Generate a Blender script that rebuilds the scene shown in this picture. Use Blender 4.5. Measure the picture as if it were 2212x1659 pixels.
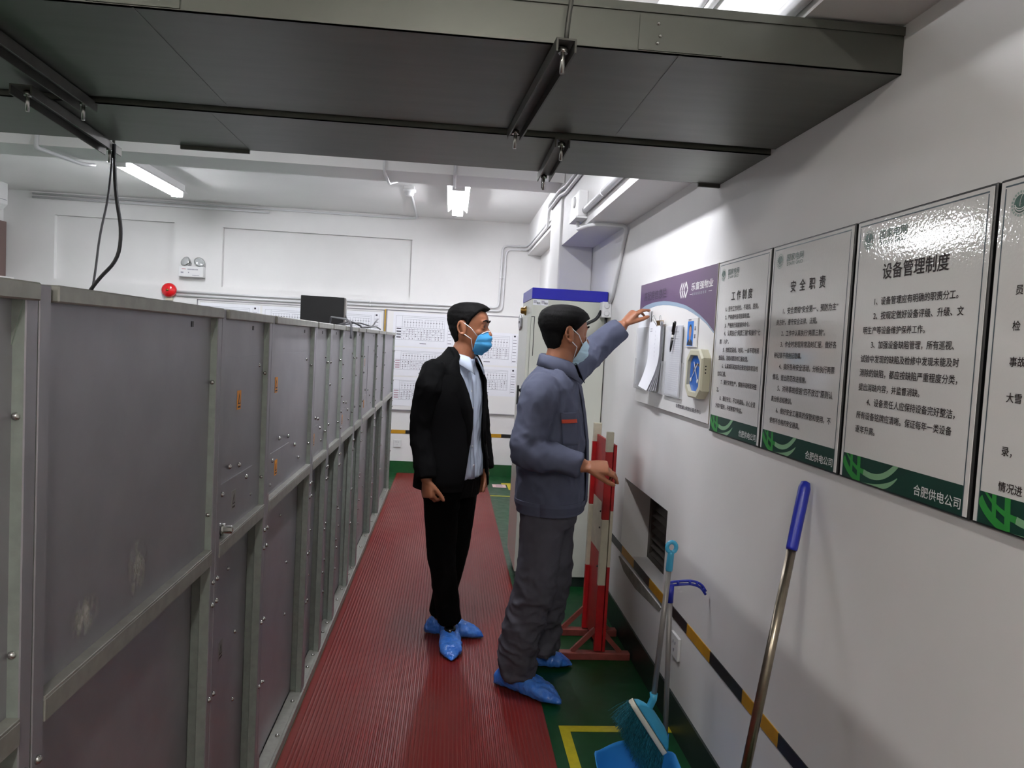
import bpy, bmesh, math, random
import numpy as np
from mathutils import Vector, Matrix, Euler, noise
random.seed(7)
for o in list(bpy.data.objects):
    bpy.data.objects.remove(o, do_unlink=True)
SC = bpy.context.scene
COL = SC.collection

# ------------------------------------------------------------------ camera, world, exposure
CAM_H = 1.485
def _cam():
    yaw, pitch, roll, F = .0846, .0539, .0533, 1600.0
    B = Matrix(((1, 0, 0), (0, 0, -1), (0, 1, 0)))
    cy, sy = math.cos(yaw), math.sin(yaw); Ry = Matrix(((cy, 0, -sy), (0, 1, 0), (sy, 0, cy)))
    cp, sp = math.cos(pitch), math.sin(pitch); Rx = Matrix(((1, 0, 0), (0, cp, -sp), (0, sp, cp)))
    cr, sr = math.cos(roll), math.sin(roll); Rz = Matrix(((cr, -sr, 0), (sr, cr, 0), (0, 0, 1)))
    M = Rz @ Rx @ Ry @ B
    r, d, f = M[0], M[1], M[2]
    m = Matrix(((r[0], -d[0], -f[0], 0), (r[1], -d[1], -f[1], 0), (r[2], -d[2], -f[2], CAM_H), (0, 0, 0, 1)))
    c = bpy.data.cameras.new('camera')
    c.sensor_fit = 'HORIZONTAL'; c.sensor_width = 36.0; c.lens = F / 2212 * 36.0
    c.clip_start = .02
    o = bpy.data.objects.new('camera', c); COL.objects.link(o); o.matrix_world = m
    SC.camera = o
_cam()
W = bpy.data.worlds.new('world'); SC.world = W; W.use_nodes = True
W.node_tree.nodes['Background'].inputs[0].default_value = (.6, .65, .7, 1)
W.node_tree.nodes['Background'].inputs[1].default_value = .02
VS = SC.view_settings
VS.view_transform = 'Standard'; VS.look = 'None'; VS.gamma = 1; VS.exposure = 0.0
VS.use_curve_mapping = False
LAMP = 104.0            # strength of the fluorescent tubes
LAMP_SPOTS = [(0.0, 6.65), (-2.62, 6.65), (0.0, 2.75), (-2.62, 2.75), (0.0, -1.15), (-2.62, -1.15)]

# ------------------------------------------------------------------ materials
def lin(c):
    if isinstance(c, str):
        c = [int(c[i:i+2], 16) / 255 for i in (0, 2, 4)]
        return tuple(x / 12.92 if x <= .04045 else ((x + .055) / 1.055) ** 2.4 for x in c)
    return tuple(c)
def mat(name, col, rough=.5, metal=0., var=0., scale=8., bump=0., bscale=60., col2=None, spec=.5, stretch=None,
        trans=0., alpha=1., coat=0., emit=None, estr=0., sheen=0.):
    """procedural surface: base colour broken up by noise, optional bump"""
    m = bpy.data.materials.new(name); m.use_nodes = True
    nt = m.node_tree; N = nt.nodes; L = nt.links; b = N['Principled BSDF']
    c = lin(col)
    b.inputs['Base Color'].default_value = (*c, 1)
    b.inputs['Roughness'].default_value = rough
    b.inputs['Metallic'].default_value = metal
    b.inputs['Specular IOR Level'].default_value = spec
    b.inputs['Transmission Weight'].default_value = trans
    b.inputs['Alpha'].default_value = alpha
    b.inputs['Coat Weight'].default_value = coat
    b.inputs['Sheen Weight'].default_value = sheen
    if emit is not None:
        b.inputs['Emission Color'].default_value = (*lin(emit), 1); b.inputs['Emission Strength'].default_value = estr
    tc = N.new('ShaderNodeTexCoord'); src = tc.outputs['Object']
    if stretch:
        mp = N.new('ShaderNodeMapping'); mp.inputs['Scale'].default_value = stretch
        L.new(src, mp.inputs[0]); src = mp.outputs[0]
    if var > 0 or col2 is not None:
        nz = N.new('ShaderNodeTexNoise'); nz.inputs['Scale'].default_value = scale; nz.inputs['Detail'].default_value = 5
        L.new(src, nz.inputs['Vector'])
        cr = N.new('ShaderNodeValToRGB')
        c2 = lin(col2) if col2 is not None else tuple(x * (1 - var) for x in c)
        cr.color_ramp.elements[0].position = .35; cr.color_ramp.elements[1].position = .65
        cr.color_ramp.elements[0].color = (*c2, 1); cr.color_ramp.elements[1].color = (*c, 1)
        L.new(nz.outputs['Fac'], cr.inputs[0]); L.new(cr.outputs[0], b.inputs['Base Color'])
    if bump > 0:
        n2 = N.new('ShaderNodeTexNoise'); n2.inputs['Scale'].default_value = bscale; n2.inputs['Detail'].default_value = 3
        L.new(src, n2.inputs['Vector'])
        bp = N.new('ShaderNodeBump'); bp.inputs['Strength'].default_value = bump; bp.inputs['Distance'].default_value = .004
        L.new(n2.outputs['Fac'], bp.inputs['Height']); L.new(bp.outputs[0], b.inputs['Normal'])
    return m

M = {}
M['wall'] = mat('wall_paint', 'e4e3e2', .55, var=.04, scale=3, bump=.12, bscale=25)
M['ceil'] = mat('ceiling_paint', 'ecebea', .7, var=.03, scale=2)
M['green_dark'] = mat('green_skirting', '0e4a22', .35, var=.25, scale=12)
M['skirt_dark'] = mat('dark_skirting', '16241f', .4, var=.2, scale=12)
M['black'] = mat('black_paint', '101012', .4)
M['black_plastic'] = mat('black_plastic', '0b0b0c', .45)
M['yellow_tape'] = mat('yellow_tape', 'b8860f', .5, var=.12, scale=30)
M['black_tape'] = mat('black_tape', '141315', .45)
M['floor_yellow'] = mat('yellow_floor_tape', 'b9ab0c', .5, var=.15, scale=40)
M['galv'] = mat('galvanised_sheet', '97959a', .42, metal=.55, var=.10, scale=9, bump=.03, bscale=200)
M['galv_lit_side'] = mat('galvanised_lit_side', '9aa39b', .40, metal=.5, var=.14, scale=45)  # same steel, lighter and greener: lit, reflecting near sides painted into the colour
M['galv_rail'] = mat('galvanised_rail', '96968f', .45, metal=.45, var=.15, scale=35)
M['tray'] = mat('galvanised_tray', '6c6e67', .42, metal=.7, var=.10, scale=4, stretch=(1, 6, 1), bump=.03, bscale=8)
M['bracket'] = mat('dark_bracket', '5a5a55', .45, metal=.6, var=.15, scale=20)
M['bolt'] = mat('zinc_bolt', 'b4b4b0', .25, metal=.9)
M['steel'] = mat('stainless_steel', '9c9282', .28, metal=.95, var=.1, scale=10, stretch=(1, 1, 8))
M['grey_tube'] = mat('grey_tube', '8b8784', .4, metal=.4, var=.08)
M['white_plastic'] = mat('white_plastic', 'dcdcdc', .4)
M['conduit'] = mat('white_conduit', 'd9d9db', .38)
M['cabgrey'] = mat('grey_powder_coat', 'c8cabf', .32, var=.03, scale=4)
M['blue_band'] = mat('blue_band', '1c1c9a', .35)
M['red'] = mat('red_paint', 'b01418', .42, var=.25, scale=14)
M['red_gloss'] = mat('red_bell', 'c8141c', .18, coat=.5)
M['cream'] = mat('cream_paint', 'cfc9b2', .5, var=.16, scale=16)
M['redbase'] = mat('worn_red_paint', '8c4038', .55, var=.3, scale=18)
M['brass'] = mat('brass', '8a6a33', .35, metal=.85)
M['wood'] = mat('beech_wood', '8a6a48', .5)
M['purple'] = mat('purple_print', '56395f', .32, var=.03)
M['bluegrey'] = mat('bluegrey_print', '8ba0b5', .35)
M['print_white'] = mat('white_print', 'e6e5e4', .35)
M['board_edge'] = mat('board_edge', 'b9b2a4', .5)
M['paper'] = mat('paper', 'e9eaf0', .7, var=.02)
M['ink'] = mat('brown_black_ink', '241412', .6)
M['ink_grey'] = mat('grey_ink', '8f8f99', .6)
M['ink_pink'] = mat('pink_ink', 'b99aa6', .6)
M['ink_dark'] = mat('dark_ink', '2c2733', .6)
M['ink_faint'] = mat('dark_lettering', '30203a', .45)
M['pgreen'] = mat('poster_green', '0e3a2e', .3)
M['pgreen2'] = mat('poster_bright_green', '2f8f3c', .3)
M['pgreen3'] = mat('poster_pale_green', '84b088', .3)
M['logo_green'] = mat('logo_green', '1d4b3b', .35)
M['logo_ring'] = mat('logo_ring', '8ea39a', .35)
M['line_grey'] = mat('line_slate', '42525a', .4)
M['clear'] = mat('clear_acrylic', 'e4e6ea', .12, alpha=.30)
M['blue_print'] = mat('blue_backdrop', '1f7ad6', .4)
M['blue_plate'] = mat('blue_dial_plate', '1f66c4', .3, var=.2, scale=60)
M['skin_print'] = mat('printed_skin', 'b98a70', .5)
M['navy'] = mat('printed_navy', '1a2338', .5)
M['ivory'] = mat('ivory_plastic', 'cfccb4', .4)
M['teal_plastic'] = mat('cyan_plastic', '3f9fc4', .35)
M['blue_plastic'] = mat('navy_plastic', '1d2a9c', .35)
M['pan_blue'] = mat('blue_dustpan', '2f86d0', .32)
M['bristle'] = mat('teal_bristle', '2a8292', .6, col2='0f4350', scale=160, stretch=(1, 1, .3))
M['pale_edge'] = mat('pale_edge', 'd8d5c4', .5)
M['orange'] = mat('warning_orange', 'd98a14', .5)
M['pink'] = mat('pink_sticker', 'dcb8b8', .5)
M['silver'] = mat('silver_foil', 'b5b6ba', .3, metal=.6)
M['dark_void'] = mat('dark_louvre', '4a443e', .6, var=.3, scale=20)
M['concrete'] = mat('rough_plaster', '8f8a80', .85, var=.3, scale=25)
M['green_tape'] = mat('yellowed_edge', 'b38a1e', .6)
M['brown'] = mat('brown_frame', '6e5a55', .5)
M['chrome'] = mat('lamp_reflector', 'c9cac8', .15, metal=.9)
M['lens'] = mat('lamp_lens', 'c5c8c8', .1, metal=.3)
M['cable'] = mat('black_cable', '17171a', .45)
M['cable_green'] = mat('green_wire', '2a4a48', .5)
M['cable_grey'] = mat('grey_cable', '55555a', .5)
M['tube'] = mat('fluorescent_tube', 'ffffff', .4, emit='f8f9ff', estr=LAMP)
M['tube_boosted'] = mat('fluorescent_tube_boosted', 'ffffff', .4, emit='fffaf4', estr=LAMP * 1.4)  # tubes behind the camera, strength boosted to brighten the near walls

def floor_mat():
    m = mat('green_epoxy_floor', '114a26', .30, spec=.22)
    nt = m.node_tree; N = nt.nodes; L = nt.links; b = N['Principled BSDF']
    tc = N.new('ShaderNodeTexCoord')
    n1 = N.new('ShaderNodeTexNoise'); n1.inputs['Scale'].default_value = 1.1; n1.inputs['Detail'].default_value = 6
    L.new(tc.outputs['Object'], n1.inputs['Vector'])
    r = N.new('ShaderNodeValToRGB'); r.color_ramp.elements[0].position = .42; r.color_ramp.elements[1].position = .7
    r.color_ramp.elements[0].color = (*lin('063a18'), 1); r.color_ramp.elements[1].color = (*lin('16402a'), 1)
    L.new(n1.outputs['Fac'], r.inputs[0]); L.new(r.outputs[0], b.inputs['Base Color'])
    n2 = N.new('ShaderNodeTexNoise'); n2.inputs['Scale'].default_value = 14
    L.new(tc.outputs['Object'], n2.inputs['Vector'])
    mr = N.new('ShaderNodeMapRange'); mr.inputs[3].default_value = .22; mr.inputs[4].default_value = .48
    L.new(n2.outputs['Fac'], mr.inputs[0]); L.new(mr.outputs[0], b.inputs['Roughness'])
    return m
def dust_mat():
    m = mat('pale_dust', 'b4b2ac', .9)
    nt = m.node_tree; N = nt.nodes; L = nt.links; b = N['Principled BSDF']
    tc = N.new('ShaderNodeTexCoord'); n = N.new('ShaderNodeTexNoise'); n.inputs['Scale'].default_value = 70; n.inputs['Detail'].default_value = 8
    mp = N.new('ShaderNodeMapping'); mp.inputs['Scale'].default_value = (1, 1, .5); L.new(tc.outputs['Object'], mp.inputs[0]); L.new(mp.outputs[0], n.inputs['Vector'])
    g = N.new('ShaderNodeTexGradient'); g.gradient_type = 'SPHERICAL'
    mg = N.new('ShaderNodeMapping'); mg.inputs['Location'].default_value = (-.5, -.5, 0); mg.vector_type = 'POINT'
    m2 = N.new('ShaderNodeMapping'); m2.inputs['Scale'].default_value = (2.0, 2.0, 0); L.new(tc.outputs['Generated'], mg.inputs[0])
    sw = N.new('ShaderNodeVectorMath'); sw.operation = 'SUBTRACT'; sw.inputs[1].default_value = (0, .5, .5); L.new(tc.outputs['Generated'], sw.inputs[0])
    ml = N.new('ShaderNodeVectorMath'); ml.operation = 'MULTIPLY'; ml.inputs[1].default_value = (0, 2, 2); L.new(sw.outputs[0], ml.inputs[0]); L.new(ml.outputs[0], g.inputs[0])
    r = N.new('ShaderNodeMapRange'); r.inputs[1].default_value = .40; r.inputs[2].default_value = .62; L.new(n.outputs['Fac'], r.inputs[0])
    mu = N.new('ShaderNodeMath'); mu.operation = 'MULTIPLY'; L.new(r.outputs[0], mu.inputs[0]); L.new(g.outputs['Fac'], mu.inputs[1]); L.new(mu.outputs[0], b.inputs['Alpha'])
    for q in (mg, m2): N.remove(q)
    return m
M['dust'] = dust_mat()
M['floor'] = floor_mat()
def rubber_mat():
    m = mat('red_rubber_mat', '74211f', .38, spec=.16)
    nt = m.node_tree; N = nt.nodes; L = nt.links; b = N['Principled BSDF']
    tc = N.new('ShaderNodeTexCoord')
    n1 = N.new('ShaderNodeTexNoise'); n1.inputs['Scale'].default_value = 2.2; n1.inputs['Detail'].default_value = 7
    mp = N.new('ShaderNodeMapping'); mp.inputs['Scale'].default_value = (1.6, .6, 1)
    L.new(tc.outputs['Object'], mp.inputs[0]); L.new(mp.outputs[0], n1.inputs['Vector'])
    r = N.new('ShaderNodeValToRGB'); r.color_ramp.elements[0].position = .35; r.color_ramp.elements[1].position = .68
    r.color_ramp.elements[0].color = (*lin('660b09'), 1); r.color_ramp.elements[1].color = (*lin('6c302c'), 1)
    L.new(n1.outputs['Fac'], r.inputs[0]); L.new(r.outputs[0], b.inputs['Base Color'])
    return m
M['mat'] = rubber_mat()
M['ridge'] = mat('highlit_ridge_tops', '6e3833', .42, var=.3, scale=3, spec=.18)  # lighter ridge tops paint the highlight lines into the rubber colour
def glossy_poster():
    m = mat('laminated_poster', 'e8e7e5', .07, bump=0, coat=.8)
    m.node_tree.nodes['Principled BSDF'].inputs['Coat Roughness'].default_value = .05
    nt = m.node_tree; N = nt.nodes; L = nt.links; b = N['Principled BSDF']
    tc = N.new('ShaderNodeTexCoord')
    n2 = N.new('ShaderNodeTexNoise'); n2.inputs['Scale'].default_value = 130; n2.inputs['Detail'].default_value = 2
    L.new(tc.outputs['Object'], n2.inputs['Vector'])
    bp = N.new('ShaderNodeBump'); bp.inputs['Strength'].default_value = .30; bp.inputs['Distance'].default_value = .0008
    L.new(n2.outputs['Fac'], bp.inputs['Height']); L.new(bp.outputs[0], b.inputs['Normal']); L.new(bp.outputs[0], b.inputs['Coat Normal'])
    return m
M['poster'] = glossy_poster()

# ------------------------------------------------------------------ mesh builder
class MB:
    def __init__(s): s.v = []; s.f = []; s.m = []; s.sm = []
    def add(s, vs, fs, mi=0, smooth=False):
        o = len(s.v); s.v += [tuple(p) for p in vs]
        for f in fs: s.f.append([i + o for i in f]); s.m.append(mi); s.sm.append(smooth)
    def box(s, x0, x1, y0, y1, z0, z1, mi=0):
        v = [(x, y, z) for x in (x0, x1) for y in (y0, y1) for z in (z0, z1)]
        s.add(v, [(0, 1, 3, 2), (4, 6, 7, 5), (0, 4, 5, 1), (2, 3, 7, 6), (0, 2, 6, 4), (1, 5, 7, 3)], mi)
        return s
    def obox(s, c, ax, h, mi=0):
        c = Vector(c); ax = [Vector(a).normalized() for a in ax]
        v = [c + ax[0] * h[0] * i + ax[1] * h[1] * j + ax[2] * h[2] * k for i in (-1, 1) for j in (-1, 1) for k in (-1, 1)]
        f = [(0, 1, 3, 2), (4, 6, 7, 5), (0, 4, 5, 1), (2, 3, 7, 6), (0, 2, 6, 4), (1, 5, 7, 3)]
        if ax[0].cross(ax[1]).dot(ax[2]) < 0: f = [tuple(reversed(q)) for q in f]
        s.add(v, f, mi); return s
    def bar(s, p0, p1, w, h, up=(0, 0, 1), mi=0):
        p0 = Vector(p0); p1 = Vector(p1); d = p1 - p0; L = d.length; d.normalize()
        up = Vector(up); sd = d.cross(up).normalized(); u2 = sd.cross(d)
        return s.obox((p0 + p1) / 2, (d, sd, u2), (L / 2, w / 2, h / 2), mi)
    def rings(s, R, mi=0, smooth=True, cap=(True, True), closed=True):
        n = len(R[0]); o = len(s.v); vs = [p for r in R for p in r]; fs = []
        for i in range(len(R) - 1):
            for j in range(n if closed else n - 1):
                k = (j + 1) % n
                fs.append((i * n + j, i * n + k, (i + 1) * n + k, (i + 1) * n + j))
        s.add(vs, fs, mi, smooth)
        if cap[0]: s.f.append([o + j for j in reversed(range(n))]); s.m.append(mi); s.sm.append(False)
        if cap[1]: s.f.append([o + (len(R) - 1) * n + j for j in range(n)]); s.m.append(mi); s.sm.append(False)
        return s
    def tube(s, pts, r, n=10, mi=0, cap=True, smooth=True):
        pts = [Vector(p) for p in pts]; R = []; ref = None
        for i, p in enumerate(pts):
            d = (pts[min(i + 1, len(pts) - 1)] - pts[max(i - 1, 0)]).normalized()
            if ref is None:
                ref = Vector((0, 0, 1)) if abs(d.z) < .9 else Vector((1, 0, 0))
            a = (ref - d * ref.dot(d)).normalized(); b = d.cross(a); ref = a
            rr = r[i] if isinstance(r, (list, tuple)) else r
            R.append([p + (a * math.cos(t) + b * math.sin(t)) * rr for t in [2 * math.pi * j / n for j in range(n)]])
        return s.rings(R, mi, smooth, (cap, cap))
    def lathe(s, c, ax, prof, n=20, mi=0, cap=(True, True)):
        """prof: list of (distance along ax, radius)"""
        c = Vector(c); ax = Vector(ax).normalized(); q = Vector((0, 0, 1)) if abs(ax.z) < .9 else Vector((1, 0, 0))
        a = (q - ax * q.dot(ax)).normalized(); b = ax.cross(a)
        R = [[c + ax * d + (a * math.cos(2 * math.pi * j / n) + b * math.sin(2 * math.pi * j / n)) * r for j in range(n)] for d, r in prof]
        return s.rings(R, mi, True, cap)
    def prism(s, poly, d, mi=0):
        """poly: planar loop of 3D points, extruded by vector d"""
        poly = [Vector(p) for p in poly]; d = Vector(d); n = len(poly)
        nor = Vector((0, 0, 0))
        for i in range(n):
            nor += poly[i].cross(poly[(i + 1) % n])
        if nor.dot(d) > 0: poly.reverse()
        v = poly + [p + d for p in poly]
        f = [tuple(range(n)), tuple(reversed(range(n, 2 * n)))]
        for i in range(n):
            k = (i + 1) % n; f.append((i, i + n, k + n, k))
        s.add(v, f, mi); return s
    def sphere(s, c, r, n=16, mi=0, ax=None):
        c = Vector(c); r = Vector(r) if isinstance(r, (list, tuple)) else Vector((r, r, r)); R = []
        for i in range(1, n // 2):
            t = math.pi * i / (n // 2)
            R.append([c + Vector((r.x * math.sin(t) * math.cos(p), r.y * math.sin(t) * math.sin(p), r.z * math.cos(t))) for p in [-2 * math.pi * j / n for j in range(n)]])
        return s.rings(R, mi, True)
    def build(s, name, mats, parent=None, bevel=0., seg=2):
        me = bpy.data.meshes.new(name)
        off = Vector(parent.location) if parent is not None and parent.parent is None else Vector((0, 0, 0))
        if parent is not None and parent.parent is not None:
            off = Vector(parent.location) + Vector(parent.parent.location)
        me.from_pydata([tuple(Vector(p) - off) for p in s.v], [], s.f)
        mats = mats if isinstance(mats, (list, tuple)) else [mats]
        for k in mats: me.materials.append(M[k] if isinstance(k, str) else k)
        me.polygons.foreach_set('material_index', s.m); me.polygons.foreach_set('use_smooth', s.sm)
        me.update()
        o = bpy.data.objects.new(name, me); COL.objects.link(o)
        if parent is not None: o.parent = parent
        if bevel > 0:
            bv = o.modifiers.new('bevel', 'BEVEL'); bv.width = bevel; bv.segments = seg; bv.limit_method = 'ANGLE'
        return o

def tag(o, label=None, cat=None, group=None, kind=None):
    if label: o['label'] = label
    if cat: o['category'] = cat
    if group: o['group'] = group
    if kind: o['kind'] = kind
    return o
def thing(name, loc, label, cat, group=None):
    o = bpy.data.objects.new(name, None); COL.objects.link(o); o.location = loc; o.empty_display_size = .05
    return tag(o, label, cat, group)
def struct(mb, name, mats, bevel=0, label=None):
    o = mb.build(name, mats, None, bevel); o['kind'] = 'structure'
    if label: o['label'] = label
    return o
def arc(c, r, a0, a1, n, f):
    return [f(c[0] + r * math.cos(a0 + (a1 - a0) * i / n), c[1] + r * math.sin(a0 + (a1 - a0) * i / n)) for i in range(n + 1)]
def round_path(pts, r, n=5):
    """polyline with rounded corners"""
    pts = [Vector(p) for p in pts]; out = [pts[0]]
    for i in range(1, len(pts) - 1):
        a, b, c = pts[i - 1], pts[i], pts[i + 1]
        rr = min(r, (a - b).length * .49, (c - b).length * .49)
        p = b + (a - b).normalized() * rr; q = b + (c - b).normalized() * rr
        for k in range(n + 1):
            t = k / n; out.append(p * (1 - t) ** 2 + b * 2 * t * (1 - t) + q * t * t)
    out.append(pts[-1]); return out

# text -> list of verts / faces in the plane (x right, y up), em = 1
_TC = {}
def text_geo(s, bold=0.0):
    key = s
    if key in _TC: return _TC[key]
    cu = bpy.data.curves.new('t', 'FONT'); cu.body = s; cu.size = 1.0; cu.resolution_u = 3
    cu.fill_mode = 'FRONT'
    o = bpy.data.objects.new('t', cu); COL.objects.link(o)
    dg = bpy.context.evaluated_depsgraph_get(); dg.update()
    me = o.evaluated_get(dg).to_mesh()
    v = [(p.co.x, p.co.y) for p in me.vertices]; f = [tuple(p.vertices) for p in me.polygons]
    o.evaluated_get(dg).to_mesh_clear(); bpy.data.objects.remove(o, do_unlink=True); bpy.data.curves.remove(cu)
    _TC[key] = (v, f); return v, f
def _adv():
    a = max(p[0] for p in text_geo('国国国国国国国国国国国')[0]); b = max(p[0] for p in text_geo('国')[0])
    return (a - b) / 10
EM = _adv()
def wall_text(mb, s, y0, z0, em, x, width=None, height=None, bold=.0, mi=0, flip=1):
    """lay text on a wall facing -x: starts at y0 and runs towards smaller y, baseline z0"""
    v, f = text_geo(s, bold)
    if not v: return
    sx = em / EM; sy = sx
    if width: sx = width / (max(p[0] for p in v) - min(p[0] for p in v)); y0 += min(p[0] for p in v) * sx
    if height: sy = height / (max(p[1] for p in v) - min(p[1] for p in v))
    elif width: sy = sx
    for dx, dz in (((0, 0),) if not bold else ((-bold, -bold * .4), (bold, bold * .4), (-bold * .5, bold * .7), (bold * .5, -bold * .7))):
        x -= .00006; mb.add([(x, y0 - (p[0] + dx) * sx, z0 + (p[1] + dz) * sy) for p in v], f, mi)
def front_text(mb, s, x0, z0, em, y, width=None, height=None, bold=0., mi=0):
    """text on a surface facing -y"""
    v, f = text_geo(s, bold)
    sx = em / EM; sy = sx
    if width: sx = width / (max(p[0] for p in v) - min(p[0] for p in v)); x0 -= min(p[0] for p in v) * sx
    if height: sy = height / (max(p[1] for p in v) - min(p[1] for p in v))
    mb.add([(x0 + p[0] * sx, y, z0 + p[1] * sy) for p in v], f, mi)
# ------------------------------------------------------------------ the room
WX = .942; FY = 8.2; CZ = 2.81; LX = -4.70; BY = -4.2
mb = MB(); mb.box(LX - .2, WX + .4, BY - .2, FY + .2, -.15, 0); struct(mb, 'floor', 'floor')
mb = MB(); mb.box(LX - .2, WX + .4, BY - .2, FY + .2, CZ, CZ + .15); struct(mb, 'ceiling', 'ceil')
NY0, NY1, NZ0, NZ1 = 3.02, 3.79, .40, .818          # vent opening in the right wall
mb = MB()
mb.box(WX, WX + .25, BY, NY0, 0, CZ); mb.box(WX, WX + .25, NY1, FY, 0, CZ)
mb.box(WX, WX + .25, NY0, NY1, 0, NZ0); mb.box(WX, WX + .25, NY0, NY1, NZ1, CZ)
struct(mb, 'wall_right', 'wall')
mb = MB(); mb.box(LX - .15, LX, BY, FY, 0, CZ); struct(mb, 'wall_left', 'wall')
mb = MB(); mb.box(LX - .15, WX + .25, BY - .15, BY, 0, CZ); struct(mb, 'wall_back', 'wall')
# far wall with two shallow blocked-up window recesses
mb = MB(); D = .05
xs = [LX - .15, -4.19, -2.98, -2.48, -.475, WX + .25]
mb.box(xs[0], xs[1], FY, FY + .2, 0, CZ); mb.box(xs[2], xs[3], FY, FY + .2, 0, CZ); mb.box(xs[4], xs[5], FY, FY + .2, 0, CZ)
for a, b, z0, z1 in ((xs[1], xs[2], 1.915, 2.58), (xs[3], xs[4], 1.93, 2.56)):
    mb.box(a, b, FY, FY + .2, 0, z0); mb.box(a, b, FY, FY + .2, z1, CZ); mb.box(a, b, FY + D, FY + .2, z0, z1)
struct(mb, 'wall_far', 'wall')
mb = MB(); mb.box(LX, .72, 5.08, 5.44, 2.60, CZ); struct(mb, 'ceiling_beam', 'ceil')
mb = MB(); mb.box(.72, WX, 2.66, 5.08, 2.175, CZ); mb.box(.72, WX, BY, 2.66, 2.216, CZ); struct(mb, 'ceiling_beam', 'wall')
mb = MB(); mb.box(.795, WX, 5.60, FY, 2.47, CZ); struct(mb, 'ceiling_beam', 'wall')
mb = MB(); mb.box(.705, WX, 5.08, 5.60, 0, CZ); struct(mb, 'pillar', 'wall', .012)
mb = MB(); mb.box(LX, WX, FY - .012, FY, 0, .13); struct(mb, 'baseboard_far', 'green_dark')
mb = MB(); mb.box(WX - .008, WX, BY, 5.08, 0, .14); struct(mb, 'baseboard_right', 'skirt_dark')
mb = MB(); mb.box(LX, LX + .01, BY, FY, 0, .13); struct(mb, 'baseboard_left', 'green_dark')
# black and yellow warning tape along the walls
mb = MB(); y = 2.68 - .535 * 12
while y < 5.08:
    mb.box(WX - .003, WX, max(y - .25, BY), min(y, 5.08), .424, .466, 0)
    if y < 5.08: mb.box(WX - .003, WX, max(y, BY), min(y + .285, 5.08), .424, .466, 1)
    y += .535
struct(mb, 'trim_1', ['yellow_tape', 'black_tape'])
mb = MB(); x = -.455 - .53 * 9
while x < WX:
    a, b = max(x - .21, LX), min(x, WX)
    if b > a: mb.box(a, b, FY - .003, FY, .435, .475, 0)
    a, b = max(x, LX), min(x + .32, WX)
    if b > a: mb.box(a, b, FY - .003, FY, .435, .475, 1)
    x += .53
struct(mb, 'trim_2', ['yellow_tape', 'black_tape'])
# window on the left wall, just inside the frame edge
mb = MB(); mb.box(LX, LX + .05, 7.35, 8.17, 1.90, 2.47)
w = mb.build('window_1', 'brown', None, .004); w['kind'] = 'structure'
mb = MB(); mb.box(LX, LX + .12, 7.30, 8.19, 1.86, 1.90); o = mb.build('window_sill', 'wall', w)

# vent opening: louvre set back in the wall
t = thing('louvre_vent', (1.10, 3.4, .40), 'dark slatted louvre vent set inside the square opening low in the white wall', 'vent')
mb = MB(); mb.box(1.085, 1.12, 3.022, 3.06, .402, .816); mb.box(1.085, 1.12, 3.75, 3.788, .402, .816)
mb.box(1.085, 1.12, 3.06, 3.75, .402, .43); mb.box(1.085, 1.12, 3.06, 3.75, .79, .816); mb.box(1.125, 1.14, 3.022, 3.788, .402, .816)
mb.build('vent_frame', 'dark_void', t)
mb = MB()
for i in range(9):
    z = .44 + i * .04
    mb.obox((1.103, 3.405, z), ((0, 1, 0), (1, 0, .9), (-.9, 0, 1)), (.345, .016, .002))
mb.build('slats', 'dark_void', t)
mb = MB(); mb.prism([(WX - .002, NY1 + .002, .40), (WX - .002, NY1 + .03, .39), (WX - .002, NY1 - .1, .35), (WX - .002, 3.45, .34), (WX - .002, 3.05, .375), (WX - .002, NY0, .40)], (.002, 0, 0))
tag(mb.build('plaster_patch', 'concrete'), 'rough grey plaster patch along the lower edge of the vent opening', 'plaster patch')

# ------------------------------------------------------------------ floor coverings
prof = []; x = -.50; step = .0155
mb = MB(); P = [(-.527, .0005), (-.520, .002)]
while x < .43:
    P += [(x, .002), (x + .0035, .0037), (x + .006, .0037), (x + .0095, .002)]; x += step
P += [(.436, .002), (.446, .0005)]
R = [[(px, yy, pz) for px, pz in P] for yy in (BY + .3, 7.14)]
vs = [p for r in R for p in r]; n = len(P)
mb.add(vs, [(j, j + 1, n + j + 1, n + j) for j in range(n - 1)])
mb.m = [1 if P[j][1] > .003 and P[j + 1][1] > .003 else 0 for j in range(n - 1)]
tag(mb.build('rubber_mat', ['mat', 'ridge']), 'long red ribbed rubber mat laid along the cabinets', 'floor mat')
mb = MB(); R = [[(px, yy, pz) for px, pz in P] for yy in (7.15, 8.18)]; vs = [p for r in R for p in r]
mb.add(vs, [(j, j + 1, n + j + 1, n + j) for j in range(n - 1)])
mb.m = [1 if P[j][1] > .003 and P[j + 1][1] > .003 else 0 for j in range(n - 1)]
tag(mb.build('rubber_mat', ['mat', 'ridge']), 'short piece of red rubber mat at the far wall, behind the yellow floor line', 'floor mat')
mb = MB(); mb.box(.492, .935, 2.756, 2.80, .0002, .0012); mb.box(.492, .532, 2.0, 2.756, .0002, .0012)
tag(mb.build('floor_tape', 'floor_yellow'), 'yellow tape rectangle on the green floor around the broom and dustpan', 'floor tape')
mb = MB(); mb.box(.45, .9, 7.115, 7.15, .0002, .0012)
tag(mb.build('floor_tape', 'floor_yellow'), 'thin yellow tape line across the green floor near the far wall', 'floor tape')
mb = MB(); mb.box(.60, .72, 7.72, 7.80, .0002, .0012); mb.box(.655, .715, 7.45, 7.72, .0002, .0012)
tag(mb.build('floor_tape', 'floor_yellow'), 'short yellow tape corner on the floor beside the pink sticker', 'floor tape')
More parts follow.
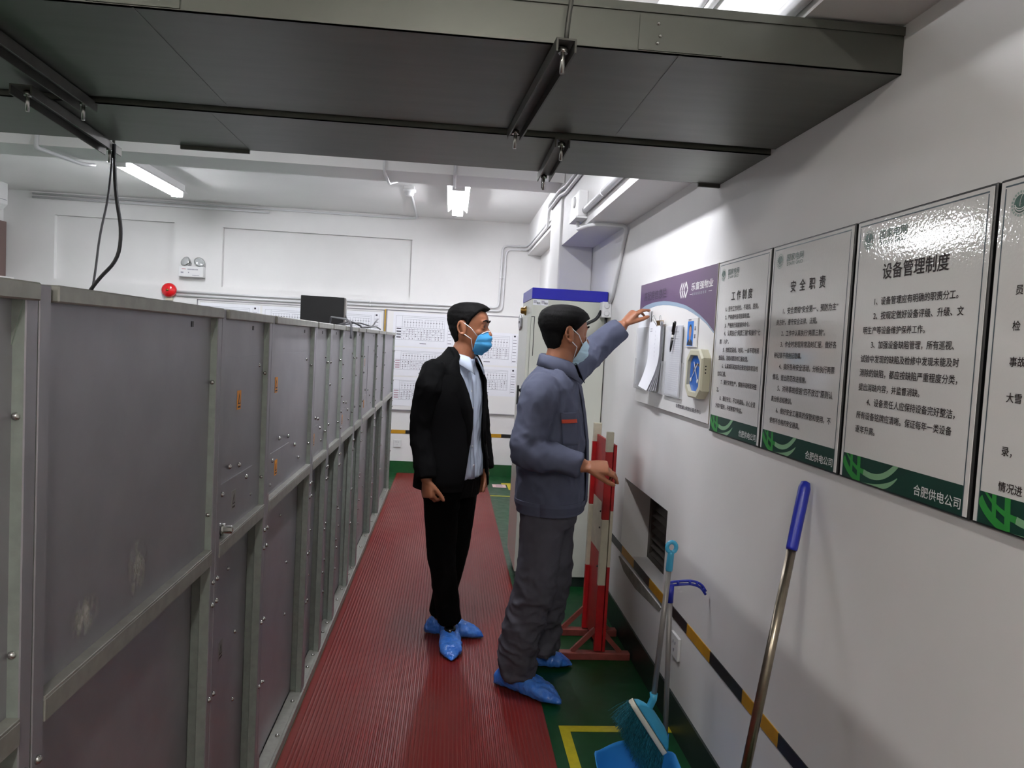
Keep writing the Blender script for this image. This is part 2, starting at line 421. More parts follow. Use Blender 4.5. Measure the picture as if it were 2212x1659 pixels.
mb = MB(); mb.box(.50, .64, 7.56, 7.72, .0002, .0010, 0); mb.box(.535, .605, 7.59, 7.69, .0010, .0012, 1)
tag(mb.build('floor_sticker', ['pink', 'ink_pink']), 'small pink square sticker on the green floor by the far wall', 'sticker')

# ------------------------------------------------------------------ switchgear cabinets
FX = -.535
def dome(name, c, r, parent, ax=(1, 0, 0), m='bolt'):
    mb = MB(); mb.lathe(c, ax, [(0, r), (r * .35, r * .98), (r * .7, r * .75), (r * .95, r * .35), (r, .0005)], 10)
    return mb.build(name, m, parent)
CAB_TXT = ['nearest switchgear cabinet, cut off by the left edge of the photo',
 'large switchgear cabinet with plain grey panels and two dusty smudges, nearest whole bay',
 'second whole switchgear cabinet from the left, stepped lower plate with a stud',
 'wide switchgear cabinet with two orange warning stickers, right under the black computer case side',
 'narrow grey switchgear cabinet just beyond the wide one with two orange stickers',
 'narrow plain switchgear cabinet with a row of bolts down its post, fifth whole bay',
 'mid-row switchgear cabinet with an orange sticker and bolt groups beside the suited man',
 'narrow switchgear cabinet below the loose cables, seventh whole bay',
 'wide far switchgear cabinet with a tall inset plate and bolt pairs',
 'second to last switchgear cabinet, tall and plain, near the far wall',
 'last switchgear cabinet at the far end of the row, beside the wall boards']
BAYS = [(.20, 1.012), (1.015, 1.787), (1.790, 2.274), (2.277, 3.003), (3.006, 3.394), (3.397, 3.775), (3.778, 4.300), (4.303, 4.680), (4.683, 5.490), (5.493, 6.120), (6.123, 7.150)]
def sticker(parent, y, z, h=.05, w=.034, x=FX - .0215, m='orange'):
    mb = MB(); mb.box(x, x + .0008, y - w / 2, y + w / 2, z - h / 2, z + h / 2, 0)
    a = [(x + .0012, y - w * .36, z - h * .22), (x + .0012, y + w * .36, z - h * .22), (x + .0012, y, z + h * .38)]
    mb.add(a, [(0, 1, 2)], 1)
    b = [(x + .0015, y - w * .2, z - h * .15), (x + .0015, y + w * .2, z - h * .15), (x + .0015, y, z + h * .2)]
    mb.add(b, [(0, 1, 2)], 0)
    mb.add([(x + .0012, y - w * .36, z - h * .42), (x + .0012, y + w * .36, z - h * .42), (x + .0012, y + w * .36, z - h * .32), (x + .0012, y - w * .36, z - h * .32)], [(0, 1, 2, 3)], 1)
    return mb.build('warning_sticker', [m, 'ink'], parent)
for i, (y0, y1) in enumerate(BAYS):
    t = thing('switchgear_cabinet', (FX, (y0 + y1) / 2, 0), CAB_TXT[i], 'electrical cabinet', 'row of grey switchgear cabinets')
    pw = .028; ia, ib = y0 + pw, y1 - pw
    mb = MB(); mb.box(FX - .62, FX - .05, y0 + .002, y1 - .002, .0, 1.525); mb.build('body', 'galv', t)
    up = MB(); up.box(FX - .024, FX - .022, ia, ib, .95, 1.52); up = up.build('upper_panel', 'galv', t)
    lp = MB(); lp.box(FX - .047, FX - .045, ia, ib, .05, .95); lp = lp.build('lower_panel', 'galv', t)
    for a, b, c in ((y0, y0 + pw, ib), (y1 - pw, y1, ib)):
        mb = MB(); mb.box(FX - .024, FX, a, b, 0, 1.53)
        if a == y0: mb.box(FX - .05, FX - .024, a, a + .006, 0, 1.53)
        else: mb.box(FX - .05, FX - .024, b - .006, b, 0, 1.53)
        for q in range(0, len(mb.m), 6): mb.m[q + 2] = 1  # near-facing sides take the lighter tone that paints light on them
        p = mb.build('post', ['galv', 'galv_lit_side'], t, .0015, 1)
        zs = [.40, .60, .83, .885, 1.08, 1.26, 1.36] if i not in (5, 8) else [.3, .45, .62, .83, .885, 1.02, 1.10, 1.18, 1.27, 1.34, 1.42]
        for z in zs:
            if z > .9 and (a == y0 or i < 4): continue
            dome('bolt', (FX, (a + b) / 2, z), .0065, p)
        if a != y0:
            for z in (1.36, 1.05): dome('bolt', (FX - .010, a, z), .0055, p, (0, -1, 0))
    mb = MB(); mb.box(FX - .022, FX + .006, y0 + .035, y1 - .004, 1.508, 1.5315); mb.build('top_rail', 'galv_rail', t, .002, 1)
    mb = MB(); mb.box(FX - .045, FX + .002, ia, ib, .962, .967); mb.box(FX - .003, FX + .002, ia, ib, .930, .962); mb.build('middle_rail', 'galv_rail', t, .001, 1)
    mb = MB(); mb.box(FX - .045, FX + .006, y0, y1, 0, .035); mb.box(FX - .046, FX - .002, ia, ib, .035, .038)
    br = mb.build('base_rail', 'galv_rail', t, .002, 1)
    for k in range(3):
        y = ia + (ib - ia) * (.12 + .38 * k); dome('bolt', (FX - .018, y, .038), .008, br, (0, 0, 1))
    for q in (.06, .055):
        mb = MB(); mb.box(FX - .0225, FX - .0205, y1 - .10 - q, y1 - .094 - q, 1.485, 1.497); mb.build('slot', 'black', up)
    # gusset in the top far corner of each bay
    mb = MB(); mb.prism([(FX - .021, ib, 1.508), (FX - .021, ib, 1.43), (FX - .002, ib, 1.508)], (0, -.003, 0)); mb.build('gusset', 'galv_lit_side', t)
    W_ = ib - ia
    if i in (2, 3, 4, 6, 8):
        mb = MB(); mb.box(FX - .0222, FX - .0205, ia + .004, ib - .03, 1.30 - .16, 1.415); mb.build('cover_plate', 'galv', up)
        zc = 1.185 if i != 2 else 1.205
        mb = MB(); mb.box(FX - .0222, FX - .019, ia + .004, ia + W_ * (.78 if i == 2 else .48), .985, 1.10); cp = mb.build('cover_plate', 'galv', up)
        for fy, z in ((.12, 1.075), (.45, 1.125), (.62, 1.08), (.25, 1.135)):
            dome('bolt', (FX - .0195, ia + W_ * fy, z), .007, up)
        for fy, z in ((.88, 1.385), (.75, 1.02), (.1, 1.0)):
            dome('bolt', (FX - .0215, ia + W_ * fy, z), .006, up)
        sticker(up, ia + W_ * (.42 if i == 2 else .16), 1.30 if i == 2 else 1.315, x=FX - .0203)
        if i != 2: sticker(up, ia + W_ * .2, 1.045, x=FX - .0188)
        else: sticker(up, ia + W_ * .36, 1.04, x=FX - .0188, m='galv_rail')
        for fy, z in ((.1, .70), (.75, .62), (.75, .42), (.3, .30), (.55, .83)):
            dome('bolt', (FX - .045, ia + W_ * fy, z), .006, lp)
        sticker(lp, ia + W_ * (.45 if i == 2 else .25), .62, x=FX - .0448, m='galv_rail' if i == 2 else 'orange')
    if i == 1:
        for (ya, yb, za, zb) in ((1.335, 1.43, .985, 1.10), (1.135, 1.24, .990, 1.06)):
            mb = MB(); mb.box(FX - .0219, FX - .0212, ya, yb, za, zb); mb.build('dust_smudge', 'dust', up)
    if i == 8:
        mb = MB(); mb.box(FX - .0222, FX - .018, ia + .3, ib - .12, 1.02, 1.42); mb.build('inset_plate', 'galv', up)
    if i == 2:
        mb = MB(); mb.lathe((FX - .02, ia + .06, .985), (1, 0, 0), [(0, .016), (.008, .016), (.008, .010), (.026, .010), (.028, .006)], 12); mb.build('stud', 'bolt', up)
    up.location.x = .006

# ------------------------------------------------------------------ things on top of the cabinets
t = thing('computer_case', (-.93, 5.45, 1.532), 'black computer case standing on top of the cabinets', 'computer case')
ax = (Vector((1, .12, 0)).normalized(), Vector((-.12, 1, 0)).normalized(), Vector((0, 0, 1)))
def cc(a, b, c): return Vector((-.93, 5.50, 1.64)) + ax[0] * a + ax[1] * b + ax[2] * c
mb = MB(); mb.obox(cc(-.004, 0, .0), ax, (.148, .20, .107)); mb.build('case_shell', 'black_plastic', t, .004)
mb = MB(); mb.obox(cc(.149, 0, .0), ax, (.006, .197, .104)); bp = mb.build('rear_panel', 'grey_tube', t, .002)
for k in range(5):
    mb = MB(); mb.obox(cc(.156, -.15 + .07 * k, -.03 + .02 * (k % 2)), ax, (.002, .022, .014)); mb.build('socket', 'silver' if k % 2 else 'black', bp)
mb = MB(); mb.tube(round_path([(-.84, 5.2, 1.535), (-.80, 5.0, 1.60), (-.56, 4.0, 1.57), (-.523, 3.93, 1.545), (-.520, 3.92, 1.50), (-.520, 3.91, 1.47)], .05), .006, 8)
tag(mb.build('power_cord', 'cable_grey'), 'grey cord from the computer case hanging over the cabinet front edge', 'cable')
mb = MB(); mb.tube(round_path([(-.7, 4.6, 1.54), (-.64, 4.75, 1.575), (-.58, 4.8, 1.55), (-.60, 5.0, 1.54), (-.55, 5.3, 1.555), (-.50 - .06, 5.6, 1.56), (-.56, 5.9, 1.545)], .08), .006, 8)
mb.tube(round_path([(-.8, 5.2, 1.54), (-.66, 5.3, 1.58), (-.58, 5.5, 1.555), (-.56, 5.55, 1.60), (-.565, 5.75, 1.62)], .06), .005, 8)
tag(mb.build('loose_cable', 'cable_grey'), 'loose grey cables curling along the far cabinet tops', 'cable')
t = thing('hanging_cable', (-1.17, 2.66, 1.55), 'black cable looping down from the left tray bracket behind the cabinets', 'cable')
mb = MB(); mb.tube(round_path([(-1.178, 2.665, 2.07), (-1.19, 2.665, 1.9), (-1.215, 2.665, 1.78), (-1.225, 2.665, 1.66), (-1.24, 2.66, 1.54)], .2), .004, 8); mb.build('thin_lead', 'cable_grey', t)
mb = MB(); mb.tube(round_path([(-1.172, 2.66, 2.09), (-1.165, 2.66, 1.93), (-1.14, 2.66, 1.80), (-1.15, 2.66, 1.70), (-1.215, 2.66, 1.63), (-1.27, 2.66, 1.54)], .2), .0065, 8); mb.build('thick_lead', 'cable', t)

# ------------------------------------------------------------------ overhead cable trays
def tray(y0, y1, z0, z1, label, joints):
    t = thing('cable_tray', (-1.8, (y0 + y1) / 2, z0), label, 'cable tray', 'overhead galvanised cable trays')
    x0, x1 = LX + .002, WX - .001
    mb = MB(); mb.box(x0, x1, y0, y1, z0, z0 + .003); mb.box(x0, x1, y0, y0 + .003, z0, z1); mb.box(x0, x1, y1 - .003, y1, z0, z1)
    mb.build('trough', 'tray', t)
    mb = MB(); mb.box(x0, x1, y0 - .004, y1 + .004, z1, z1 + .003); mb.box(x0, x1, y0 - .004, y0 - .002, z1 - .015, z1); mb.build('cover', 'tray', t)
    for x in joints:
        mb = MB(); mb.box(x - .09, x + .09, y0 - .003, y0 - .0005, z0 + .005, z1 - .02); mb.box(x - .002, x + .002, y0, y1, z0 - .0008, z0 - .0002)
        mb.build('joint_plate', 'tray', t)
    return t
t1 = tray(1.565, 2.19, 2.11, 2.207, 'wide grey metal cable tray nearest the camera, hung across the ceiling', (-.66, .45))
t2 = tray(2.222, 2.65, 2.10, 2.197, 'narrower grey metal cable tray on the far side of the wide one', (-.72,))
for x, z in ((.40, 2.17), (.405, 2.145), (.40, 2.13)): dome('rivet', (x, 1.562, z), .004, t1, (0, -1, 0))
mb = MB(); mb.box(-.95, -.72, 2.646, 2.656, 2.088, 2.10); mb.build('edge_clip', 'bracket', t2)
mb = MB(); mb.box(.86, .94, 2.646, 2.656, 2.088, 2.10); mb.build('edge_clip', 'bracket', t2)
mb = MB(); mb.box(LX, WX, 2.193, 2.219, 2.165, 2.175); tag(mb.build('gap_strip', 'bracket'), 'dark strip added to keep the gap between the two overhead trays dark', 'strip')  # added strip that shuts out ceiling light so the gap stays dark
def hanger(p0, p1, z, w, label, rods):
    """channel bracket under a tray, from p0 to p1 (x, y), with hanging rods"""
    t = thing('tray_bracket', ((p0[0] + p1[0]) / 2, (p0[1] + p1[1]) / 2, z), label, 'bracket', 'channel brackets under the trays')
    a = Vector((*p0, z)); b = Vector((*p1, z)); d = (b - a).normalized(); s = Vector((d.y, -d.x, 0))
    mb = MB(); mb.bar(a + Vector((0, 0, .012)), b + Vector((0, 0, .012)), w, .004)
    for k in (-1, 1): mb.bar(a + s * k * (w / 2 - .002), b + s * k * (w / 2 - .002), .004, .026)
    mb.build('channel', 'bracket', t)
    for q, up in rods:
        mb = MB(); c = a + (b - a) * q
        mb.tube([c + Vector((0, 0, -.045)), c + Vector((0, 0, .014 if not up else up - z))], .005, 8); r = mb.build('rod', 'bolt', t)
        mb = MB(); mb.lathe(c + Vector((0, 0, -.004)), (0, 0, 1), [(0, .011), (.011, .011)], 6); mb.build('nut', 'bolt', r)
    return t
hanger((.203, 1.52), (.153, 2.195), 2.093, .042, 'grey channel bracket bolted under the wide tray, right of centre', [(.05, None), (.96, None)])
hanger((.298, 2.20), (.30, 2.672), 2.083, .045, 'short grey channel bracket under the far tray, right of centre', [(.05, None), (.97, None)])
hanger((-1.02, 1.50), (-1.058, 2.235), 2.091, .05, 'dark channel bracket under the wide tray near the left edge', [(.96, None)])
hanger((-1.155, 2.08), (-1.21, 2.74), 2.081, .055, 'dark channel bracket under the far tray at left with a black cable tied on', [(.06, None), (.95, None)])
mb = MB(); mb.tube(round_path([(.205, 1.548, 2.11), (.207, 1.545, 2.16), (.215, 1.54, 2.23), (.215, 1.54, CZ)], .04), .005, 8); mb.tube([(.198, 1.55, 2.40), (.196, 1.55, CZ)], .004, 8)
tag(mb.build('hanger_rod', 'bracket'), 'thin metal hanger rod rising from the front bracket past the tray edge', 'rod')
for x, y in ((.30, 2.69), (-1.2, 2.72), (-1.02, 1.53)):
    mb = MB(); mb.tube([(x, y if y > 2 else 1.53, 2.05), (x, y if y > 2 else 1.53, CZ)], .005, 8)
    tag(mb.build('hanger_rod', 'bracket'), {.30: 'hanger rod at the far edge of the trays, right of centre', -1.2: 'hanger rod beside the dangling black cable', -1.02: 'hanger rod at the near tray edge, left of the photo'}[x], 'rod')

# ------------------------------------------------------------------ fluorescent lights
def lamp(x, y, label):
    t = thing('ceiling_light', (x, y, CZ), label, 'light', 'fluorescent ceiling lights')
    mb = MB(); mb.box(x - .058, x + .058, y - .64, y + .64, CZ - .06, CZ - .0005); mb.build('housing', 'white_plastic', t, .004)
    for s in (-1, 1):
        mb = MB(); mb.prism([(x + s * .056, y - .62, CZ - .055), (x + s * .092, y - .62, CZ - .088), (x + s * .094, y - .62, CZ - .086), (x + s * .058, y - .62, CZ - .053)], (0, 1.24, 0)); mb.build('reflector_wing', 'white_plastic', t)
    for k in (-1, 0, 1):
        z = CZ - .100 - (.008 if k == 0 else 0)
        mb = MB(); mb.tube([(x + k * .036, y - .60, z), (x + k * .036, y + .60, z)], .014, 12); mb.build('tube', 'tube_boosted' if y < 0 else 'tube', t)
    for s in (-1, 1):
        mb = MB(); mb.box(x - .052, x + .052, y + s * .61 - .012, y + s * .61 + .012, CZ - .122, CZ - .059); mb.build('lamp_holder', 'white_plastic', t, .003)
LT = ['fluorescent light over the aisle near the far wall', 'fluorescent light over the cabinets at the left, seen beyond the hanging cables',
      'fluorescent light above the cable trays over the aisle', 'fluorescent light above the cable trays over the cabinets',
      'fluorescent light over the aisle behind the camera', 'fluorescent light over the cabinets behind the camera']
for (x, y), l in zip(LAMP_SPOTS, LT): lamp(x, y, l)

# ------------------------------------------------------------------ conduits and small devices
def pipe(pts, r, label, r0=.04, m='conduit', clips=()):
    pts = round_path(pts, r0, 5); t = thing('conduit', pts[0], label, 'conduit')
    mb = MB(); mb.tube(pts, r, 10); mb.build('pipe', m, t)
    for c in clips:
        mb = MB(); mb.lathe(c[0], c[1], [(-.008, r + .003), (.008, r + .003)], 12); mb.build('clip', m, t)
yf = FY - .016
pipe([(-2.93, yf, 1.855), (-1.9, yf, 1.853), (.50, yf, 1.875), (.515, yf, 2.555), (.775, yf, 2.565), (.778, 7.9, 2.55), (.778, 6.4, 2.55), (.690, 5.62, 2.55), (.690, 5.05, 2.55), (.705, 4.9, 2.545), (.705, BY + .01, 2.545)], .012,
     'upper white conduit from the red bell along the far wall and beam', .06, clips=[((-.9, yf, 1.862), (1, 0, 0)), ((.51, yf, 2.2), (0, 0, 1)), ((.70, yf, 2.562), (1, 0, 0))])
pipe([(-2.93, yf, 1.815), (-1.9, yf, 1.815), (.54, yf, 1.84), (.553, yf, 2.515), (.775, yf, 2.525), (.778, 7.9, 2.51), (.778, 6.4, 2.51), (.690, 5.62, 2.51), (.690, 5.05, 2.51), (.705, 4.9, 2.50), (.705, BY + .01, 2.50)], .012,
     'lower white conduit running parallel from the red bell along the far wall', .06, clips=[((-.9, yf, 1.823), (1, 0, 0)), ((.547, yf, 2.2), (0, 0, 1)), ((.70, yf, 2.522), (1, 0, 0))])
pipe([(.702, BY + .01, 2.245), (.702, 4.10, 2.245)], .018, 'thick white conduit along the bottom of the right beam', clips=[((.702, 3.6, 2.245), (0, 1, 0))])
t = thing('junction_box', (.70, 4.28, 2.30), 'white junction box with round cover on the side of the right beam', 'junction box')
mb = MB(); mb.box(.665, .7195, 4.12, 4.38, 2.215, 2.36); mb.build('box', 'white_plastic', t, .006)
mb = MB(); mb.lathe((.665, 4.25, 2.31), (-1, 0, 0), [(0, .032), (.006, .032), (.006, .024), (.010, .024)], 18); mb.build('round_cover', 'white_plastic', t)
mb = MB(); mb.box(.655, .719, 4.12, 4.36, 2.205, 2.215); mb.build('lower_flange', 'white_plastic', t)
pipe([(.69, 4.26, 2.21), (.69, 4.25, 2.16), (.72, 4.05, 2.155), (.76, 4.02, 2.16), (.918, 4.02, 2.16), (.929, 4.06, 2.13), (.929, 4.30, 1.80), (.929, 4.38, 1.76)], .011,
     'white conduit bending under the beam and down the right wall', .05)
t = thing('junction_box', (.92, 4.40, 1.72), 'small white junction box on the right wall beside the grey cabinet', 'junction box')
mb = MB(); mb.box(.885, .9415, 4.37, 4.455, 1.672, 1.765); mb.build('box', 'white_plastic', t, .004)
for dz in (.022, -.022):
    mb = MB(); mb.lathe((.913, 4.37, 1.718 + dz), (0, -1, 0), [(0, .017), (.002, .017), (.002, .013), (.004, .013)], 16); mb.build('knockout', 'white_plastic', t)
mb = MB(); mb.tube(round_path([(.885, 4.40, 1.71), (.86, 4.385, 1.66), (.80, 4.38, 1.63), (.76, 4.40, 1.60), (.72, 4.43, 1.55), (.70, 4.46, 1.48)], .08), .010, 8); mb.tube([(.915, 4.40, 1.672), (.915, 4.40, 1.62), (.92, 4.42, 1.55)], .006, 8)
tag(mb.build('black_cable', 'cable'), 'black cable looping from the small wall junction box to the grey cabinet', 'cable')
pipe([(-.03, 5.90, CZ - .012), (-.03, 5.46, CZ - .012), (-.03, 5.43, 2.588), (-.03, 5.1, 2.588), (-.03, 5.065, 2.60), (-.03, 5.065, 2.80)], .011, 'white conduit crossing the ceiling beam to the right-hand light', .02)
pipe([(-.50, 5.065, 2.80), (-.50, 5.065, 2.588), (-.50, 5.46, 2.588), (-.475, 5.9, 2.70), (-.46, 6.10, CZ - .012)], .010, 'white conduit crossing the ceiling beam towards the smoke detector', .02)
t = thing('smoke_detector', (-.42, 6.6, CZ), 'white round smoke detector hanging from the ceiling', 'smoke detector')
mb = MB(); mb.box(-.475, -.385, 6.57, 6.66, CZ - .03, CZ); mb.build('mounting_box', 'white_plastic', t, .004)
mb = MB(); mb.lathe((-.425, 6.6, CZ - .03), (0, 0, -1), [(0, .055), (.018, .055), (.022, .048), (.024, .040), (.05, .036), (.056, .02), (.057, .001)], 20); mb.build('sensor_head', 'white_plastic', t)
pipe([(-.425, 6.70, CZ - .012), (-.43, 7.5, CZ - .012), (-.43, 8.15, CZ - .02), (-.60, 8.17, CZ - .03), (-4.4, 8.17, CZ - .03)], .011, 'white conduit along the top of the far wall', .03)
pipe([(-4.4, 8.17, CZ - .065), (-2.0, 8.17, CZ - .065)], .011, 'second white conduit just below the one at the top of the far wall')
pipe([(-2.70, 5.045, 2.80), (-2.70, 5.045, 2.575), (-2.62, 5.46, 2.575), (-2.60, 5.60, 2.60)], .014, 'white conduit bending under the ceiling beam at the upper left', .012)
t = thing('emergency_light', (-2.773, FY, 2.01), 'white twin-head emergency light box above the red bell', 'emergency light')
mb = MB(); mb.box(-2.90, -2.645, FY - .075, FY - .001, 2.01, 2.126); mb.build('battery_box', 'white_plastic', t, .006)
for k, (x, rx) in enumerate(((-2.83, -.35), (-2.70, .45))):
    mb = MB(); mb.lathe((x, FY - .045, 2.165), (rx, -.75, .35), [(-.05, .012), (-.045, .03), (-.01, .048), (.02, .055), (.024, .052)], 20); h = mb.build('lamp_head', 'chrome', t)
    mb = MB(); mb.lathe(Vector((x, FY - .045, 2.165)), (rx, -.75, .35), [(.020, .050), (.026, .045), (.030, .001)], 20); mb.build('lens', 'lens', h)
mb = MB(); mb.box(-2.865, -2.825, FY - .0765, FY - .075, 2.089, 2.093, 0)
for k in range(8): mb.box(-2.805 + k * .0135, -2.795 + k * .0135, FY - .0765, FY - .075, 2.084, 2.095, 1)
mb.box(-2.875, -2.848, FY - .0765, FY - .075, 2.048, 2.062, 1); mb.box(-2.80, -2.79, FY - .0765, FY - .075, 2.050, 2.063, 1)
for k in range(9): mb.box(-2.755 + k * .008, -2.75 + k * .008, FY - .0765, FY - .075, 2.026, 2.033, 1)
mb.build('printed_marks', ['red', 'ink_grey'], t)
t = thing('alarm_bell', (-3.005, FY, 1.86), 'round red alarm bell on the far wall', 'alarm bell')
mb = MB(); mb.lathe((-3.005, FY - .001, 1.86), (0, -1, 0), [(0, .05), (.02, .05), (.02, .078), (.04, .077), (.06, .066), (.072, .045), (.078, .02), (.079, .001)], 28); mb.build('gong', 'red_gloss', t)
mb = MB(); mb.lathe((-3.005, FY - .078, 1.86), (0, -1, 0), [(0, .014), (.006, .013), (.008, .001)], 14); mb.build('centre_nut', 'brass', t)
mb = MB(); mb.box(-3.04, -2.97, FY - .03, FY - .001, 1.755, 1.79); mb.build('bracket', 'cream', t)
t = thing('air_conditioner', (LX, 7.5, 2.5), 'white wall air conditioner at the far left edge', 'air conditioner')
mb = MB(); mb.prism([(LX + .001, 6.95, 2.90), (LX + .18, 6.95, 2.90), (LX + .23, 6.95, 2.82), (LX + .23, 6.95, 2.60), (LX + .18, 6.95, 2.545), (LX + .001, 6.95, 2.545)], (0, .92, 0)); mb.build('casing', 'white_plastic', t, .008)
mb = MB(); mb.box(LX + .231, LX + .2325, 6.97, 7.85, 2.64, 2.645); mb.build('panel_seam', 'ink_grey', t)
mb = MB(); mb.obox((LX + .20, 7.41, 2.565), ((0, 1, 0), (1, 0, 1), (-1, 0, 1)), (.40, .02, .003)); mb.build('flap', 'white_plastic', t)
mb = MB(); mb.tube(round_path([(LX + .06, 7.87, 2.75), (LX + .06, 7.95, 2.72), (LX + .06, 8.0, 2.62)], .04), .012, 8); mb.build('drain_pipe', 'conduit', t)
def socket(c, ax, label):
    t = thing('wall_socket', c, label, 'socket')
    return t
t = socket((-.54, FY, .325), 0, 'white socket plate low on the far wall beside the last cabinet')
mb = MB(); mb.box(-.582, -.498, FY - .010, FY - .0005, .283, .365); mb.build('plate', 'white_plastic', t, .003)
mb = MB(); mb.box(-.56, -.545, FY - .0115, FY - .01, .338, .342); mb.box(-.535, -.52, FY - .0115, FY - .01, .338, .342); mb.box(-.543, -.537, FY - .0115, FY - .01, .31, .314); mb.build('slots', 'ink_grey', t)
t = socket((WX, 2.787, .335), 0, 'white socket plate low on the right wall under the warning tape, behind the dustpan pole')
mb = MB(); mb.box(WX - .012, WX - .0005, 2.74, 2.835, .29, .38); mb.build('plate', 'white_plastic', t, .003)
mb = MB()
for a, z in ((2.80, .35), (2.775, .35), (2.787, .32)): mb.box(WX - .0135, WX - .012, a - .003, a + .003, z - .006, z + .006)
mb.build('slots', 'ink_grey', t)
# ------------------------------------------------------------------ wiring-diagram boards on the far wall
rnd = random.Random(3)
def diagram_sheet(parent, x0, x1, z0, z1, y, seed, ink='ink_grey', red=False):
    r = random.Random(seed)
    mb = MB(); mb.box(x0, x1, y - .002, y, z0, z1); sh = mb.build('diagram_sheet', 'paper', parent)
    yy = y - .0024; mb = MB()
    def hl(a, b, z, w=.0022, k=0): mb.box(a, b, yy - .0003, yy, z - w / 2, z + w / 2, k)
    def vl(x, a, b, w=.0022, k=0): mb.box(x - w / 2, x + w / 2, yy - .0003, yy, a, b, k)
    ix0, ix1, iz0, iz1 = x0 + .03, x1 - .11, z0 + .07, z1 - .035
    for z in (iz0, iz1): hl(ix0, ix1, z)
    for x in (ix0, ix1): vl(x, iz0, iz1)
    H = iz1 - iz0; Wd = ix1 - ix0; vl(ix0 + Wd * .13, iz0, iz1)
    for f in (.16, .26, .36, .45, .52): hl(ix0, ix1, iz0 + H * f)
    n = 14; bx0 = ix0 + Wd * .15; bx1 = ix1 - .01
    zb = iz0 + H * .86
    hl(bx0, bx0 + (bx1 - bx0) * .46, zb); hl(bx0 + (bx1 - bx0) * .54, bx1, zb); hl(bx0, bx1, iz0 + H * .94)
    for k in range(n):
        x = bx0 + (bx1 - bx0) * (k + .5) / n
        vl(x, iz0 + H * .52, zb, .002)
        hl(x - .008, x + .008, iz0 + H * .74, .005, 1); hl(x - .006, x + .006, iz0 + H * .62, .003)
        vl(x + (bx1 - bx0) / n / 2, iz0, iz0 + H * .52, .0016)
        for q in range(5):
            if r.random() < .65: vl(x - .004, iz0 + H * (.03 + .09 * q), iz0 + H * (.09 + .09 * q), .005, 1)
    for k in range(4): hl(ix0 + .01, ix0 + Wd * .11, iz0 + H * (.1 + .12 * k), .012, 2 if red else 1)
    hl((x0 + x1) / 2 - .04, (x0 + x1) / 2 + .03, z0 + .035, .006, 1)
    vl(x1 - .075, z0 + .03, z1 - .02, .0016); vl(x1 - .02, z0 + .03, z1 - .02, .0016)
    for k in range(8): hl(x1 - .07, x1 - .03, z0 + .05 + k * (z1 - z0 - .09) / 8, .010 if k % 3 == 0 else .004, 0)
    mb.box(x1 - .062, x1 - .042, yy - .0003, yy, z1 - .04, z1 - .022, 1)
    mb.build('printed_diagram', [ink, 'ink_dark', 'ink_pink'], sh)
    return sh
def wall_board(x0, x1, z0, z1, label):
    t = thing('diagram_board', ((x0 + x1) / 2, FY, z0), label, 'diagram board', 'wiring diagram boards')
    mb = MB(); mb.box(x0, x1, FY - .018, FY - .0006, z0, z1); mb.build('panel', 'print_white', t, .002, 1)
    mb = MB()
    mb.box(x0, x1, FY - .021, FY - .018, z1 - .012, z1); mb.box(x0, x1, FY - .021, FY - .018, z0, z0 + .012)
    mb.box(x0, x0 + .012, FY - .021, FY - .018, z0, z1); mb.box(x1 - .012, x1, FY - .021, FY - .018, z0, z1)
    mb.build('edge_trim', 'galv', t)
    return t
tA = wall_board(-2.72, -.735, .67, 1.785, 'white diagram board half hidden behind the cabinets and the computer case')
for k, (z0, z1) in enumerate(((1.39, 1.75), (1.04, 1.37), (.70, 1.02))):
    for j in range(3): diagram_sheet(tA, -2.68 + j * .645, -2.06 + j * .645, z0, z1, FY - .018, 20 + k * 3 + j)
mb = MB(); mb.box(-2.69, -.76, FY - .0206, FY - .0204, 1.757, 1.760); front_text(mb, '配电房', -2.02, 1.615, .05, FY - .0212); mb.build('faint_heading', 'ink_grey', tA)
mb = MB(); mb.box(-.735, -.722, FY - .024, FY - .001, .67, 1.79); tag(mb.build('edge_strip', 'green_tape'), 'yellowed vertical joint strip between the two diagram boards', 'strip')
tB = wall_board(-.72, .775, .69, 1.79, 'white diagram board behind the suited man')
for k, (z0, z1) in enumerate(((1.40, 1.765), (1.075, 1.385), (.745, 1.06))):
    diagram_sheet(tB, -.64, .03, z0, z1, FY - .018, 40 + k, red=k > 0)
for k, (z0, z1) in enumerate(((1.24, 1.60), (.90, 1.22))):
    diagram_sheet(tB, .06, .75, z0, z1, FY - .018, 50 + k)

